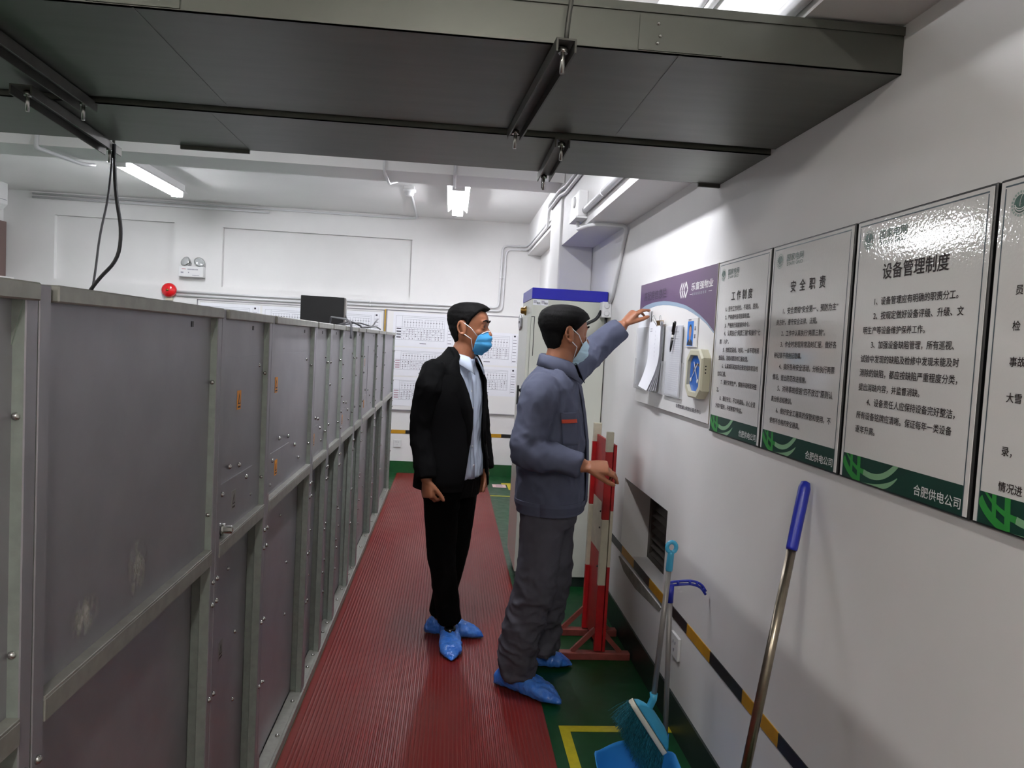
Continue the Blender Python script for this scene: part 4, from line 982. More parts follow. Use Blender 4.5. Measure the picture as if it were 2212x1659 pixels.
mb = MB(); mb.tube([a0 + Vector((-.06, -.035, -.03)), a0 + Vector((0, 0, -.02)), a0 + Vector((0, 0, .03))], [.016, .016, .0125], 12); mb.build('pole_socket', 'pan_blue', t)
mb = MB(); mb.tube([a1 - Vector((0, 0, .03)), a1 + Vector((0, 0, .035))], .0125, 12)
hk = round_path([a1 + Vector((-.02, 0, .032)), a1 + Vector((.03, 0, .040)), a1 + Vector((.075, -.01, .046)), a1 + Vector((.105, -.015, .036)), a1 + Vector((.121, -.018, .012))], .03)
mb.tube([p + Vector((0, 0, .006)) for p in hk], .0045, 8); mb.tube([p - Vector((0, 0, .006)) for p in hk], .0045, 8)
for k in (3, 8, 12, len(hk) - 2): mb.tube([hk[min(k, len(hk) - 1)] + Vector((0, 0, .008)), hk[min(k, len(hk) - 1)] - Vector((0, 0, .008))], .005, 8)
mb.build('hook_handle', 'blue_plastic', t)
# ------------------------------------------------------------------ people
M['skin'] = mat('skin', '935d40', .5, var=.08, scale=30, bump=.05, bscale=400)
M['hair'] = mat('black_hair', '070606', .75, var=.4, scale=120, bump=.35, bscale=420, spec=.15, stretch=(1, 1, .25))
M['eye_white'] = mat('eye_white', 'd8d4cf', .2)
M['iris'] = mat('dark_iris', '140c08', .15)
M['suit'] = mat('black_suit_cloth', '050506', .9, spec=.12, bump=.12, bscale=500)
M['trouser_black'] = mat('black_trouser_cloth', '040404', .9, spec=.1, bump=.12, bscale=500)
M['shirt'] = mat('pale_blue_shirt', 'c3cfe2', .7, bump=.1, bscale=60)
def cloth(name, col, k, st):
    m = mat(name, col, .85, var=.08, scale=14, spec=.2)
    nt = m.node_tree; N = nt.nodes; L = nt.links; b = N['Principled BSDF']
    tc = N.new('ShaderNodeTexCoord'); mp = N.new('ShaderNodeMapping'); mp.inputs['Rotation'].default_value = (.5, .3, .2); mp.inputs['Scale'].default_value = (1, 1, .45)
    L.new(tc.outputs['Object'], mp.inputs[0])
    n = N.new('ShaderNodeTexNoise'); n.noise_type = 'RIDGED_MULTIFRACTAL'; n.inputs['Scale'].default_value = k; n.inputs['Detail'].default_value = 3; n.inputs['Distortion'].default_value = .6
    L.new(mp.outputs[0], n.inputs['Vector'])
    bp = N.new('ShaderNodeBump'); bp.inputs['Strength'].default_value = st; bp.inputs['Distance'].default_value = .022
    L.new(n.outputs['Fac'], bp.inputs['Height']); L.new(bp.outputs[0], b.inputs['Normal'])
    return m
M['work'] = cloth('grey_work_cloth', '4e5264', 9, .75)
M['work_trouser'] = cloth('grey_work_trousers', '4d4c55', 11, .5)
M['red_trim'] = mat('red_trim', 'b03a1c', .7)
M['mask'] = mat('blue_face_mask', '4aa4dc', .75, var=.05)
M['mask_pale'] = mat('pale_blue_mask', 'bfe0f0', .75, var=.05)
M['mask_white'] = mat('mask_white', 'e4e8ec', .7)
M['shoe'] = mat('black_leather', '0a0a0b', .25)
def plastic_cover():
    m = mat('blue_shoe_cover', '2f6fd0', .28, var=.25, scale=35, bump=1.0, bscale=42, stretch=(1, 1, .5), col2='5088dc')
    for n in m.node_tree.nodes:
        if n.type == 'BUMP': n.inputs['Distance'].default_value = .006
    return m
M['cover'] = plastic_cover()

V = Vector
def ering(c, r, f, a, b, n=28, e=2.3, bf=None):
    """ring about c: right r (half width a), forward f (half depth b behind / bf in front)"""
    o = []
    for j in range(n):
        t = 2 * math.pi * j / n; ct, st = math.cos(t), math.sin(t)
        bb = (bf if bf is not None and st > 0 else b)
        o.append(V(c) + r * (a * math.copysign(abs(ct) ** (2 / e), ct)) + f * (bb * math.copysign(abs(st) ** (2 / e), st)))
    return o
UP = V((0, 0, 1))
def yawvec(deg):
    a = math.radians(deg); f = V((math.cos(a), math.sin(a), 0)); return f, f.cross(UP)   # forward, right
def fuse(mb, name, m, parent, voxel=.006, smooth=4, wr=None):
    """melt overlapping closed pieces into one continuous surface"""
    me = bpy.data.meshes.new('tmp'); me.from_pydata([tuple(p) for p in mb.v], [], mb.f)
    o = bpy.data.objects.new('tmp', me); COL.objects.link(o)
    r = o.modifiers.new('r', 'REMESH'); r.mode = 'VOXEL'; r.voxel_size = voxel
    s = o.modifiers.new('s', 'SMOOTH'); s.iterations = smooth; s.factor = .5
    dg = bpy.context.evaluated_depsgraph_get(); dg.update()
    ev = o.evaluated_get(dg); nm = bpy.data.meshes.new_from_object(ev)
    bpy.data.objects.remove(o, do_unlink=True); bpy.data.meshes.remove(me)
    n = len(nm.vertices); co = np.empty(n * 3); nm.vertices.foreach_get('co', co); co = co.reshape(-1, 3)
    if wr is not None:
        no = np.empty(n * 3); nm.vertices.foreach_get('normal', no); no = no.reshape(-1, 3)
        d = np.array([wr(V(p)) for p in co]); co = co + no * d[:, None]
    co = co - np.array(parent.location)
    nm.vertices.foreach_set('co', co.ravel()); nm.polygons.foreach_set('use_smooth', [True] * len(nm.polygons))
    nm.materials.clear(); nm.materials.append(M[m]); nm.update(); nm.name = name
    q = bpy.data.objects.new(name, nm); COL.objects.link(q); q.parent = parent
    return q
def ridge(p, k, seed=0.):
    return .7 - 1.9 * abs(noise.noise(V((p.x * k[0] + seed, p.y * k[1] + seed * 1.7, p.z * k[2]))))
def ball(mb, c, r, n=14): mb.sphere(c, r, n)
def limb(mb, pts, rad, n=16):
    mb.tube(pts, rad, n); ball(mb, pts[0], rad[0] * .98, 12); ball(mb, pts[-1], rad[-1] * .98, 12)
def smooth_chain(pts, rad, k=3):
    """densify a limb so bends are rounded"""
    P = [V(p) for p in pts]; oP, oR = [], []
    for i in range(len(P) - 1):
        for j in range(k):
            u = j / k; p0 = P[max(i - 1, 0)]; p3 = P[min(i + 2, len(P) - 1)]; a, b = P[i], P[i + 1]
            m0, m1 = (b - p0) * .5, (p3 - a) * .5
            if i == 0: m0 = (b - a)
            if i == len(P) - 2: m1 = (b - a)
            h = (2 * u ** 3 - 3 * u ** 2 + 1) * a + (u ** 3 - 2 * u ** 2 + u) * m0 * .6 + (-2 * u ** 3 + 3 * u ** 2) * b + (u ** 3 - u ** 2) * m1 * .6
            oP.append(h); oR.append(rad[i] * (1 - u) + rad[i + 1] * u)
    oP.append(P[-1]); oR.append(rad[-1]); return oP, oR

def hand(mb, wrist, d, n, t, curl=(.3, .35, .4, .45), thumb=(.6, .7, .35), thumb_curl=.4, spread=.06, s=1.0):
    """d: towards fingertips, n: palm side, t: thumb side"""
    w = V(wrist); d = V(d).normalized(); n = V(n); n = (n - d * n.dot(d)).normalized(); t_ = V(t); t_ = (t_ - d * t_.dot(d) - n * t_.dot(n)).normalized()
    R = []
    prof = [(-.03, .025, .020), (0, .026, .019), (.02, .031, .019), (.045, .038, .0175), (.07, .041, .015), (.088, .039, .012)]
    for dd, a, b in prof:
        c = w + d * dd * s + t_ * (.002 * s)
        ring = []
        for j in range(18):
            u = 2 * math.pi * j / 18; ring.append(c + t_ * (a * s * math.cos(u)) + t_.cross(d) * 0 + n * (b * s * math.sin(u)))
        R.append(ring)
    ax = t_.cross(n)
    if ax.dot(d) < 0: R = [list(reversed(r)) for r in R]
    mb.rings(R)
    nails = []
    for i, (off, L, r0) in enumerate(((.031, .072, .0092), (.0105, .080, .0096), (-.0105, .074, .0092), (-.030, .058, .0082))):
        p = w + d * (.080 - .006 * abs(i - 1)) * s + t_ * off * s
        ang = .0; pts = [p - d * .01 * s]; rr = [r0 * s]; sp = (1.5 - i) * spread
        for k, (fr, cf) in enumerate(((.45, .9), (.31, 1.15), (.24, .8))):
            ang += curl[i] * cf
            dr = (d * math.cos(ang) + n * math.sin(ang) + t_ * sp * (1 if k == 0 else .6)).normalized()
            q = pts[-1] + dr * (L * fr + (.01 if k == 0 else 0)) * s
            pts.append(q); rr.append(r0 * s * (1 - .12 * (k + 1)))
        mb.tube(pts, rr, 10)
        for q, r_ in zip(pts[1:], rr[1:]): ball(mb, q, r_ * 1.0, 10)
        nails.append((pts[-1], dr))
    tb = w + d * .022 * s + t_ * .024 * s; td = (d * thumb[0] + t_ * thumb[1] + n * thumb[2]).normalized()
    p1 = tb + td * .042 * s; td2 = (td + d * thumb_curl + n * thumb_curl * .5).normalized(); p2 = p1 + td2 * .032 * s; td3 = (td2 + d * thumb_curl * .6).normalized(); p3 = p2 + td3 * .025 * s
    pts = [tb - td * .01 * s, tb, p1, p2, p3]; rr = [.014 * s, .0145 * s, .0115 * s, .0105 * s, .0085 * s]
    mb.tube(pts, rr, 10)
    for q, r_ in zip(pts[1:], rr[1:]): ball(mb, q, r_, 10)

HP = [(-.002, .062, .030, .012), (.006, .082, .036, .030), (.022, .091, .046, .044), (.040, .0915, .058, .054), (.058, .092, .068, .061), (.076, .089, .078, .066), (.098, .085, .089, .070),
      (.120, .083, .095, .0725), (.135, .0865, .098, .074), (.148, .0895, .0985, .0745), (.168, .088, .097, .0745), (.185, .080, .091, .071), (.200, .066, .080, .062), (.212, .047, .061, .047), (.220, .026, .037, .028), (.2235, .006, .010, .008)]
class Head:
    def __init__(s, org, yaw, pitch=0., roll=0., scale=1.0):
        s.o = V(org); s.f, s.r = yawvec(yaw); s.sc = scale
        s.rot = Matrix.Rotation(math.radians(-pitch), 3, s.r)
        s.up = s.rot @ UP; s.f = s.rot @ s.f
    def w(s, x, y, h): return s.o + (s.f * x + s.r * y + s.up * h) * s.sc          # x forward, y to the right
    def prof(s, h):
        P = HP
        if h <= P[0][0]: return P[0][1:]
        for a, b in zip(P, P[1:]):
            if h <= b[0]:
                u = (h - a[0]) / (b[0] - a[0]); return tuple(a[i] * (1 - u) + b[i] * u for i in (1, 2, 3))
        return P[-1][1:]
    def pt(s, th, h, off=0.):
        """th from forward, positive to the right"""
        xf, xb, w = s.prof(h); c, sn = math.cos(th), math.sin(th); e = 2.25
        A = xf if c > 0 else xb
        k = (abs(c / A) ** e + abs(sn / w) ** e) ** (-1 / e)
        return s.w((k + off) * c, (k + off) * sn, h)
    def mesh(s, mb):
        R = [[s.pt(-2 * math.pi * j / 36, P[0]) for j in range(36)] for P in HP]
        mb.rings(R)
        # nose, brow, lips, chin, ears, eyelids
        nb = [(.084, .128), (.092, .112), (.103, .094), (.109, .084), (.103, .076), (.088, .074)]
        mb.tube([s.w(x - .006, 0, h) for x, h in nb], [.007, .009, .0115, .0135, .012, .008], 10)
        for q in (-1, 1):
            mb.sphere(s.w(.094, q * .012, .0805), .0085, 10)
            mb.tube([s.w(.083, q * .012, .142), s.w(.084, q * .03, .146), s.w(.074, q * .048, .143)], [.007, .009, .007], 8)
            mb.tube([s.w(.086, q * .022, .052), s.w(.093, q * .008, .055)], [.004, .0065], 8); 
            mb.sphere(s.w(.057, q * .044, .095), .017, 12)
            mb.tube([s.w(.080, q * .016, .1275), s.w(.0835, q * .031, .1315), s.w(.075, q * .046, .126)], [.0035, .0045, .0035], 8)
            mb.tube([s.w(.080, q * .018, .1155), s.w(.082, q * .031, .1125), s.w(.075, q * .046, .117)], [.003, .0042, .003], 8)
            E = []
            for i in range(15):
                u = 2 * math.pi * i / 14; a = .018 * math.cos(u) - .010; b = .031 * math.sin(u)
                E.append(s.w(a - .004 + b * -.12, q * (.080 + .006 * (1 - math.cos(u)) * .6), .112 + b))
            mb.tube(E, .0052, 8); 
            c = s.w(-.008, q * .077, .112); mb.tube([s.w(-.002, q * .074, .085), c, s.w(-.014, q * .076, .135)], [.010, .012, .012], 10)
            mb.sphere(s.w(-.002, q * .078, .083), .009, 10)
        mb.sphere(s.w(.070, 0, .017), .019, 12)
    def neck(s, mb, base, r=.057):
        mb.tube([V(base), (V(base) + s.w(-.02, 0, .0)) / 2 + V((0, 0, .01)), s.w(-.012, 0, .03), s.w(-.010, 0, .09)], [r * 1.12, r * 1.0, r * .98, r * .95], 18)
    def eyes(s, parent):
        for q in (-1, 1):
            c = s.w(.0705, q * .031, .1215)
            mb = MB(); mb.sphere(c, .0125 * s.sc, 14); e = mb.build('eyeball', 'eye_white', parent)
            d = (s.f * .97 + s.r * q * .18).normalized()
            mb = MB(); mb.lathe(c + d * .0110, d, [(0, .0062), (.0012, .0050), (.0018, .0005)], 14); mb.build('iris', 'iris', e)
    def brows(s, parent):
        for q in (-1, 1):
            mb = MB(); mb.tube([s.w(.0905, q * .013, .143), s.w(.0935, q * .024, .1495), s.w(.090, q * .038, .1515), s.w(.078, q * .050, .146)], [.0025, .0042, .0038, .0015], 8); mb.build('eyebrow', 'hair', parent)
    def hair(s, parent, line, thick, name='hair', seed=0.):
        """line(th): hairline height; thick(th, h): thickness"""
        hs = [.0 + .2235 * i / 56 for i in range(57)]; n = 84; R = []
        for h in hs:
            row = []
            for j in range(n):
                th = -2 * math.pi * j / n; a = abs(math.atan2(math.sin(th), math.cos(th)))
                d = (h - line(a)) / .014; k = max(0., min(1., d)); k = k * k * (3 - 2 * k)
                p0 = s.pt(th, h); nz = noise.noise(p0 * 60 + V((seed, 0, 0))) * .0022 + noise.noise(p0 * 160) * .0014
                row.append(s.pt(th, h, -.007 + k * (.007 + thick(a, h) + nz)) + s.up * (k * max(0, (h - .17)) * .22))
            R.append(row)
        mb = MB(); mb.rings(R); return mb.build(name, 'hair', parent)
    def mask(s, parent, m='mask', sag=0.):
        NU, NV = 26, 22; G = []
        for j in range(NV + 1):
            v = j / NV; row = []
            for i in range(NU + 1):
                u = (i / NU - .5) * 2; th = u * (.86 - .08 * (2 * v - 1) ** 2 + .06 * (1 - v))
                h = -.014 + .116 * v - .020 * abs(u) ** 2 * (2 * v - 1) * 1.0 - (.004 if v > .5 else 0) * abs(u)
                b = math.cos(th) ** 6
                x = .007 + .014 * b * math.sin(math.pi * min(1, v * 1.05)) ** .7 + .010 * math.exp(-(u / .16) ** 2) * max(0, (v - .45) / .55)
                x += .0035 * math.sin(v * 19) * (1 - abs(u)) * (1 if v < .85 else .2) - .004 * (1 - v) * b
                row.append(s.pt(th, max(h, -.001), x) + s.up * min(0, h + .001) * 1.0)
            G.append(row)
        mb = MB(); n = NU + 1
        mb.add([p for r in G for p in r], [(j * n + i, (j + 1) * n + i, (j + 1) * n + i + 1, j * n + i + 1)[::-1] for j in range(NV) for i in range(NU)], 0, True)
        o = mb.build('face_mask', m, parent); so = o.modifiers.new('t', 'SOLIDIFY'); so.thickness = .0015; so.offset = 0
        mb = MB(); mb.tube([p + s.f * .0012 for p in G[NV][3:NU - 2]], .0022, 6); mb.build('nose_strip', 'mask_white', o)
        for q, i0 in ((-1, 0), (1, NU)):
            mb = MB(); mb.tube([G[NV - 1][i0], s.w(.03, q * .079, .112), s.w(-.006, q * .084, .136)], .0019, 6)
            mb.tube([G[1][i0], s.w(.030, q * .070, .062), s.w(.000, q * .083, .082)], .0019, 6); mb.build('ear_loop', 'mask_white', o)
        return o

def foot(mb, heel, toe, h=.075, wd=.048, n=20, point=0.):
    """shoe-like closed shape on the floor from heel to toe"""
    heel = V(heel); toe = V(toe); d = (toe - heel); L = d.length; d.normalize(); r = d.cross(UP); R = []
    for u, w, hh in ((0, .012, .03), (.03, .030, .055), (.12, .036, h), (.25, .036, h * 1.05), (.42, .038, h * .92), (.6, .044, h * (.68 + .12 * point)), (.78, .047 - .006 * point, h * (.52 + .08 * point)), (.9, .038 - .013 * point, h * (.42 - .05 * point)), (.97, .022 - .011 * point, h * (.32 - .14 * point)), (1.0, .008 - .004 * point, .014 - .006 * point)):
        c = heel + d * L * u + UP * (hh / 2 + .003); ring = []
        for j in range(n):
            t = 2 * math.pi * j / n; ct, st = math.cos(t), math.sin(t)
            ring.append(c + r * (w * wd / .047 * math.copysign(abs(ct) ** .75, ct)) + UP * (hh / 2 * math.copysign(abs(st) ** .8, st)))
        R.append(list(reversed(ring)) if r.cross(UP).dot(d) < 0 else ring)
    mb.rings(R)
def shoe_cover(parent, heel, toe, ankle, top=.085, opening=True, seed=0., label=None):
    heel = V(heel); toe = V(toe); d = (toe - heel).normalized()
    mb = MB(); foot(mb, heel - d * .012 + V((0, 0, .001)), toe + d * .022 + V((0, 0, .001)), top, .058, 20, 1.)
    def wr(p):
        if p.z < .012: return .0
        return .005 * ridge(p, (24, 24, 20), seed) + .002 * ridge(p, (50, 50, 44), seed + 3)
    o = fuse(mb, 'shoe_cover', 'cover', parent, .004, 3, wr)
    return o

# ---------------- the man in the black suit
FA, RA = yawvec(-35)
A = thing('person', (.04, 3.57, 0), 'man in an open black suit, pale shirt, blue face mask and blue shoe covers', 'person')
hd = Head((.083, 3.55, 1.434), -17, 0)
cT = lambda z: V((.030 + (.013 - .030) * max(0, (z - .9) / .45) + .012 * max(0, (1.0 - z)) + .50 * max(0, z - 1.335), 3.555 - .06 * max(0, z - 1.335), z))
def torso(mb, prof, cen, r, f, e=2.4, n=36):
    mb.rings([ering(cen(z), r, f, a, b, n, e, bf) for z, a, b, bf in prof])
mb = MB(); hd.mesh(mb); hd.neck(mb, (.045, 3.548, 1.375))
torso(mb, [(.80, .145, .10, .10), (.90, .15, .10, .10), (1.02, .145, .095, .095), (1.15, .16, .10, .105), (1.27, .17, .10, .105), (1.34, .15, .085, .09), (1.38, .10, .065, .07), (1.41, .05, .05, .05)], cT, RA, FA)
aR = [(-.085, 3.405, 1.325), (-.118, 3.425, 1.065), (-.082, 3.365, .850)]
aL = [(.115, 3.695, 1.325), (.160, 3.735, 1.065), (.195, 3.690, .850)]
for a in (aR, aL):
    p, r = smooth_chain(a, [.048, .040, .028]); limb(mb, p, r)
hand(mb, aR[2], (.10, -.12, -1), (.75, .55, 0), (.55, -.75, 0), (.75, .8, .85, .9), (.75, .45, .5), .5)
hand(mb, aL[2], (-.10, -.10, -1), (-.7, -.6, 0), (.7, -.6, 0), (.55, .6, .65, .7), (.8, .4, .4), .4)
LR = [(-.015, 3.487, .86), (.000, 3.525, .47), (.058, 3.600, .085)]
LL = [(.080, 3.630, .86), (.070, 3.640, .47), (.010, 3.688, .085)]
for a in (LR, LL):
    p, r = smooth_chain(a, [.080, .052, .036]); limb(mb, p, r)
foot(mb, (.060, 3.655, 0), (.070, 3.40, 0), .06, .036); foot(mb, (-.040, 3.70, 0), (.195, 3.655, 0), .06, .036)
bodyA = fuse(mb, 'body', 'skin', A, .0045, 3)
hd.eyes(A); hd.brows(A)
def lineA(a):
    x = math.degrees(a)
    P = [(0, .186), (28, .190), (45, .180), (56, .166), (66, .152), (75, .128), (84, .102), (91, .138), (100, .142), (112, .115), (125, .045), (150, .030), (180, .028)]
    for p, q in zip(P, P[1:]):
        if x <= q[0]: u = (x - p[0]) / (q[0] - p[0]); return p[1] * (1 - u) + q[1] * u
    return P[-1][1]
def thickA(a, h):
    t = .006 + .010 * max(0, min(1, (h - .12) / .07))
    return t + .016 * math.exp(-(a / .55) ** 2) * max(0, min(1, (h - .165) / .03))
hd.hair(A, lineA, thickA)
hd.mask(A, 'mask')
# shirt
SHP = [(.835, .180, .105, .122), (.90, .178, .105, .120), (1.0, .165, .100, .112), (1.10, .170, .102, .112), (1.20, .178, .104, .112), (1.29, .178, .098, .104), (1.34, .150, .085, .090), (1.375, .105, .070, .074), (1.40, .074, .062, .066)]
mb = MB(); torso(mb, SHP, cT, RA, FA)
def wrS(p): return .004 * ridge(p, (18, 18, 7), 2.) + .003 * ridge(p, (40, 40, 12), 5.)
shirt = fuse(mb, 'shirt', 'shirt', A, .007, 3, wrS)
mb = MB()
for i, z in enumerate((.88, .97, 1.06, 1.15, 1.24, 1.32)):
    pass
pl = [cT(z) + FA * (bf + .006) + RA * .004 for z, a, b, bf in SHP[:7]]
L_, R_ = [p - RA * .014 for p in pl], [p + RA * .014 for p in pl]
vs = L_ + R_; n = len(pl); mb.add(vs, [(i, i + 1, n + i + 1, n + i) for i in range(n - 1)], 0, True)
o = mb.build('placket', 'shirt', shirt); so = o.modifiers.new('t', 'SOLIDIFY'); so.thickness = .003
for z in (.90, .99, 1.08, 1.17, 1.25):
    k = [q for q in SHP if q[0] >= z][0]
    mb = MB(); mb.lathe(cT(z) + FA * (k[3] + .008) + RA * .004, FA, [(0, .0055), (.002, .0055), (.0025, .001)], 10); mb.build('button', 'mask_white', shirt)
# shirt collar: stand plus two pointed leaves, open at the throat
nc = V((.052, 3.545, 1.388))
def collar(parent, m, c, f, r, lean, rad, hi, lo, gap, tip, back_drop=.028, name='collar'):
    G = []; n = 40
    for k in range(n + 1):
        u = k / n; th = math.radians(gap) + u * (2 * math.pi - 2 * math.radians(gap)); s_ = abs(u - .5) * 2    # s_: 1 at the front, 0 at the back
        dirv = f * math.cos(th) + r * math.sin(th)
        top = c + dirv * rad + UP * (hi * (1 - .55 * s_ ** 2)) + f * lean * (1 - s_) * -.3
        fl = dirv * (rad + .012) + UP * (hi * (1 - .55 * s_ ** 2) - .006)
        drop = back_drop + (tip - back_drop) * max(0, (s_ - .45) / .55) ** 1.5
        low = c + dirv * (rad + .020 + .018 * s_) + UP * (hi * (1 - .55 * s_ ** 2) - drop) + f * (.012 * s_)
        stand = c + dirv * (rad - .004) + UP * (lo)
        G.append([stand, top, c + fl, low])
    mb = MB(); w = 4
    mb.add([p for r_ in G for p in r_], [(k * w + i, k * w + i + 1, (k + 1) * w + i + 1, (k + 1) * w + i) for k in range(n) for i in range(w - 1)], 0, True)
    o = mb.build(name, m, parent); so = o.modifiers.new('t', 'SOLIDIFY'); so.thickness = .003; so.offset = 0
    return o
collar(shirt, 'shirt', nc, FA, RA, .02, .066, .048, -.02, 22, .080)
# open jacket
JP = [(.790, .205, .135, .145, 30), (.84, .203, .133, .145, 29), (.92, .195, .128, .140, 26), (1.00, .187, .122, .132, 23), (1.08, .187, .121, .128, 21), (1.16, .192, .122, .127, 24), (1.24, .196, .121, .124, 29), (1.30, .196, .114, .118, 33), (1.335, .183, .104, .106, 36), (1.365, .155, .092, .094, 40), (1.388, .122, .084, .080, 46), (1.408, .092, .078, .072, 52), (1.432, .073, .076, .062, 76), (1.450, .066, .072, .055, 98)]
def GR(z):                                        # the right front hangs further round than the left
    P = [(.79, 3), (.92, 8), (1.05, 14), (1.16, 19), (1.25, 18), (1.33, 13), (1.39, 3), (1.42, 0), (1.46, 0)]
    for p, q in zip(P, P[1:]):
        if z <= q[0]: u = max(0, (z - p[0]) / (q[0] - p[0])); return p[1] * (1 - u) + q[1] * u
    return 0
def jacket_ring(z, a, b, bf, gap, n=56, e=2.4):
    o = []; c = cT(z)
    for k in range(n + 1):
        gr = gap - GR(z); t = math.radians(90 + gap + (360 - gap - gr) * k / n); ct, st = math.cos(t), math.sin(t); bb = bf if st > 0 else b
        p = c + RA * (a * math.copysign(abs(ct) ** (2 / e), ct)) + FA * (bb * math.copysign(abs(st) ** (2 / e), st))
        p = p + (p - c).normalized() * (.004 * ridge(p, (9, 9, 5), 4.) + .002 * ridge(p, (25, 25, 9), 8.))
        o.append(p)
    return o
# the jacket's right front hangs further round than its left
JR = []
for z, a, b, bf, g in JP: JR.append(jacket_ring(z, a, b, bf, g))
mb = MB(); mb.rings(JR, 0, True, (False, False), False)
jk = mb.build('suit_jacket', 'suit', A); so = jk.modifiers.new('t', 'SOLIDIFY'); so.thickness = .006; so.offset = 1
for nm, a in (('sleeve', aR), ('sleeve', aL)):
    mb = MB(); sh, el, wr_ = [V(p) for p in a]; out = V((sh.x - cT(1.3).x, sh.y - cT(1.3).y, 0)).normalized()
    P, Rr = smooth_chain([sh + UP * .012 - out * .03, sh + V((0, 0, -.06)) + out * .006, el, wr_ + (el - wr_).normalized() * .0], [.064, .065, .055, .048], 5)
    mb.tube(P, Rr, 20); ball(mb, sh + UP * .008 - out * .024, .064, 16)
    fuse(mb, 'sleeve', 'suit', jk if False else A, .007, 3, lambda p: .0045 * ridge(p, (16, 16, 11), 1.5) + .003 * ridge(p, (30, 30, 22), 6.))
for side in (0, -1):
    G = []
    for i in range(3, len(JR)):
        p = JR[i][side]; q = JR[i][side + (7 if side == 0 else -7)]; c = cT(JP[i][0]); z = JP[i][0]
        wd = .15 + .85 * max(0, min(1, (z - 1.02) / .26)) if z < 1.34 else (.95 if z < 1.38 else .8)
        out = (p - c).normalized()
        notch = .45 if abs(z - 1.30) < .012 else 1.
        G.append([p + out * .008, p + (q - p) * wd * .5 * notch + out * .016, p + (q - p) * wd * notch + out * .010])
    mb = MB(); f_ = [(i * 3 + j, i * 3 + j + 1, (i + 1) * 3 + j + 1, (i + 1) * 3 + j) for i in range(len(G) - 1) for j in range(2)]
    mb.add([p for g in G for p in g], f_, 0, True); o = mb.build('lapel', 'suit', jk); so = o.modifiers.new('t', 'SOLIDIFY'); so.thickness = .003; so.offset = 0
for z in (.93, 1.03):
    i = min(range(len(JP)), key=lambda k: abs(JP[k][0] - z)); p = JR[i][1]
    mb = MB(); mb.lathe(p + (p - cT(z)).normalized() * .006, (p - cT(z)), [(0, .009), (.004, .009), (.005, .002)], 12); mb.build('button', 'shoe', jk)
mb = MB(); i = 2; pa_ = [JR[i][k] + (JR[i][k] - cT(JP[i][0])).normalized() * .009 for k in range(8, 15)]
vs = pa_ + [p - UP * .045 for p in pa_]; n = len(pa_); mb.add(vs, [(k, n + k, n + k + 1, k + 1) for k in range(n - 1)], 0, True); o = mb.build('pocket_flap', 'suit', jk); so = o.modifiers.new('t', 'SOLIDIFY'); so.thickness = .003
# trousers
mb = MB(); torso(mb, [(.74, .165, .105, .105), (.80, .172, .115, .11), (.87, .170, .115, .11), (.93, .158, .105, .10)], lambda z: V((.035, 3.56, z)), RA, FA)
for a, hem in ((LR, .105), (LL, .10)):
    h, k, an = [V(p) for p in a]
    P, Rr = smooth_chain([h + UP * .0, (h + k) / 2 + V((0, 0, .02)), k, (k + an) / 2, V((an.x, an.y, hem))], [.092, .084, .067, .060, .057], 4); mb.tube(P, Rr, 20)
fuse(mb, 'trousers', 'trouser_black', A, .007, 3, lambda p: (.004 + .006 * max(0, .3 - p.z)) * ridge(p, (14, 14, 9), 2.) + .002 * ridge(p, (30, 30, 16), 7.))
mb = MB(); foot(mb, (.058, 3.655, 0), (.072, 3.40, 0), .066, .040); fuse(mb, 'shoe', 'shoe', A, .005, 2)
mb = MB(); foot(mb, (-.045, 3.702, 0), (.205, 3.65, 0), .085, .045); fuse(mb, 'shoe', 'shoe', A, .005, 2)
c1 = shoe_cover(A, (.058, 3.665, 0), (.072, 3.378, 0), None, .078, True, 1.)
c2 = shoe_cover(A, (-.050, 3.705, 0), (.212, 3.648, 0), None, .088, True, 4.)
# tongue and laces of the leather shoe showing in the open top of the front cover
mb = MB(); mb.sphere((.062, 3.575, .070), (.031, .052, .022), 20); mb.build('shoe_tongue', 'shoe', A)

# ---------------- the man in grey work clothes
FB, RB = yawvec(-20)
B = thing('person', (.43, 3.12, 0), 'man in grey work clothes reaching up to the information board, pale mask, blue shoe covers', 'person')
hb = Head((.474, 3.115, 1.424), 14, 2)
cB = lambda z: V((.455 + (.432 - .455) * max(0, (z - .85) / .5) + .28 * max(0, z - 1.32), 3.115 - .05 * max(0, z - 1.32), z))
mb = MB(); hb.mesh(mb); hb.neck(mb, (.444, 3.108, 1.36), .060)
torso(mb, [(.80, .145, .10, .10), (.90, .15, .10, .10), (1.02, .150, .10, .10), (1.15, .16, .10, .105), (1.27, .17, .10, .105), (1.34, .15, .085, .09), (1.38, .10, .065, .07), (1.40, .05, .05, .05)], cB, RB, FB)
bR = [(.368, 2.945, 1.305), (.322, 2.905, 1.060), (.535, 2.850, 1.022)]
bL = [(.500, 3.285, 1.345), (.660, 3.440, 1.470), (.790, 3.425, 1.592)]
for a in (bR, bL):
    p, r = smooth_chain(a, [.050, .042, .030]); limb(mb, p, r)
hand(mb, (.545, 2.848, 1.02), (1, -.10, .02), (-.1, .45, -.9), (.2, -.55, .55), (.42, .55, .66, .8), (.85, .42, .45), .45, .02, 1.05)
hand(mb, (.795, 3.425, 1.597), (.62, .0, .78), (.72, .25, -.55), (-.2, -.85, .1), (.30, .42, .60, .75), (.85, .25, .55), .45, .03, 1.0)
KR = [(.425, 3.045, .85), (.400, 3.035, .47), (.345, 3.100, .085)]
KL = [(.480, 3.200, .85), (.500, 3.225, .47), (.485, 3.315, .085)]
for a in (KR, KL):
    p, r = smooth_chain(a, [.080, .053, .038]); limb(mb, p, r)
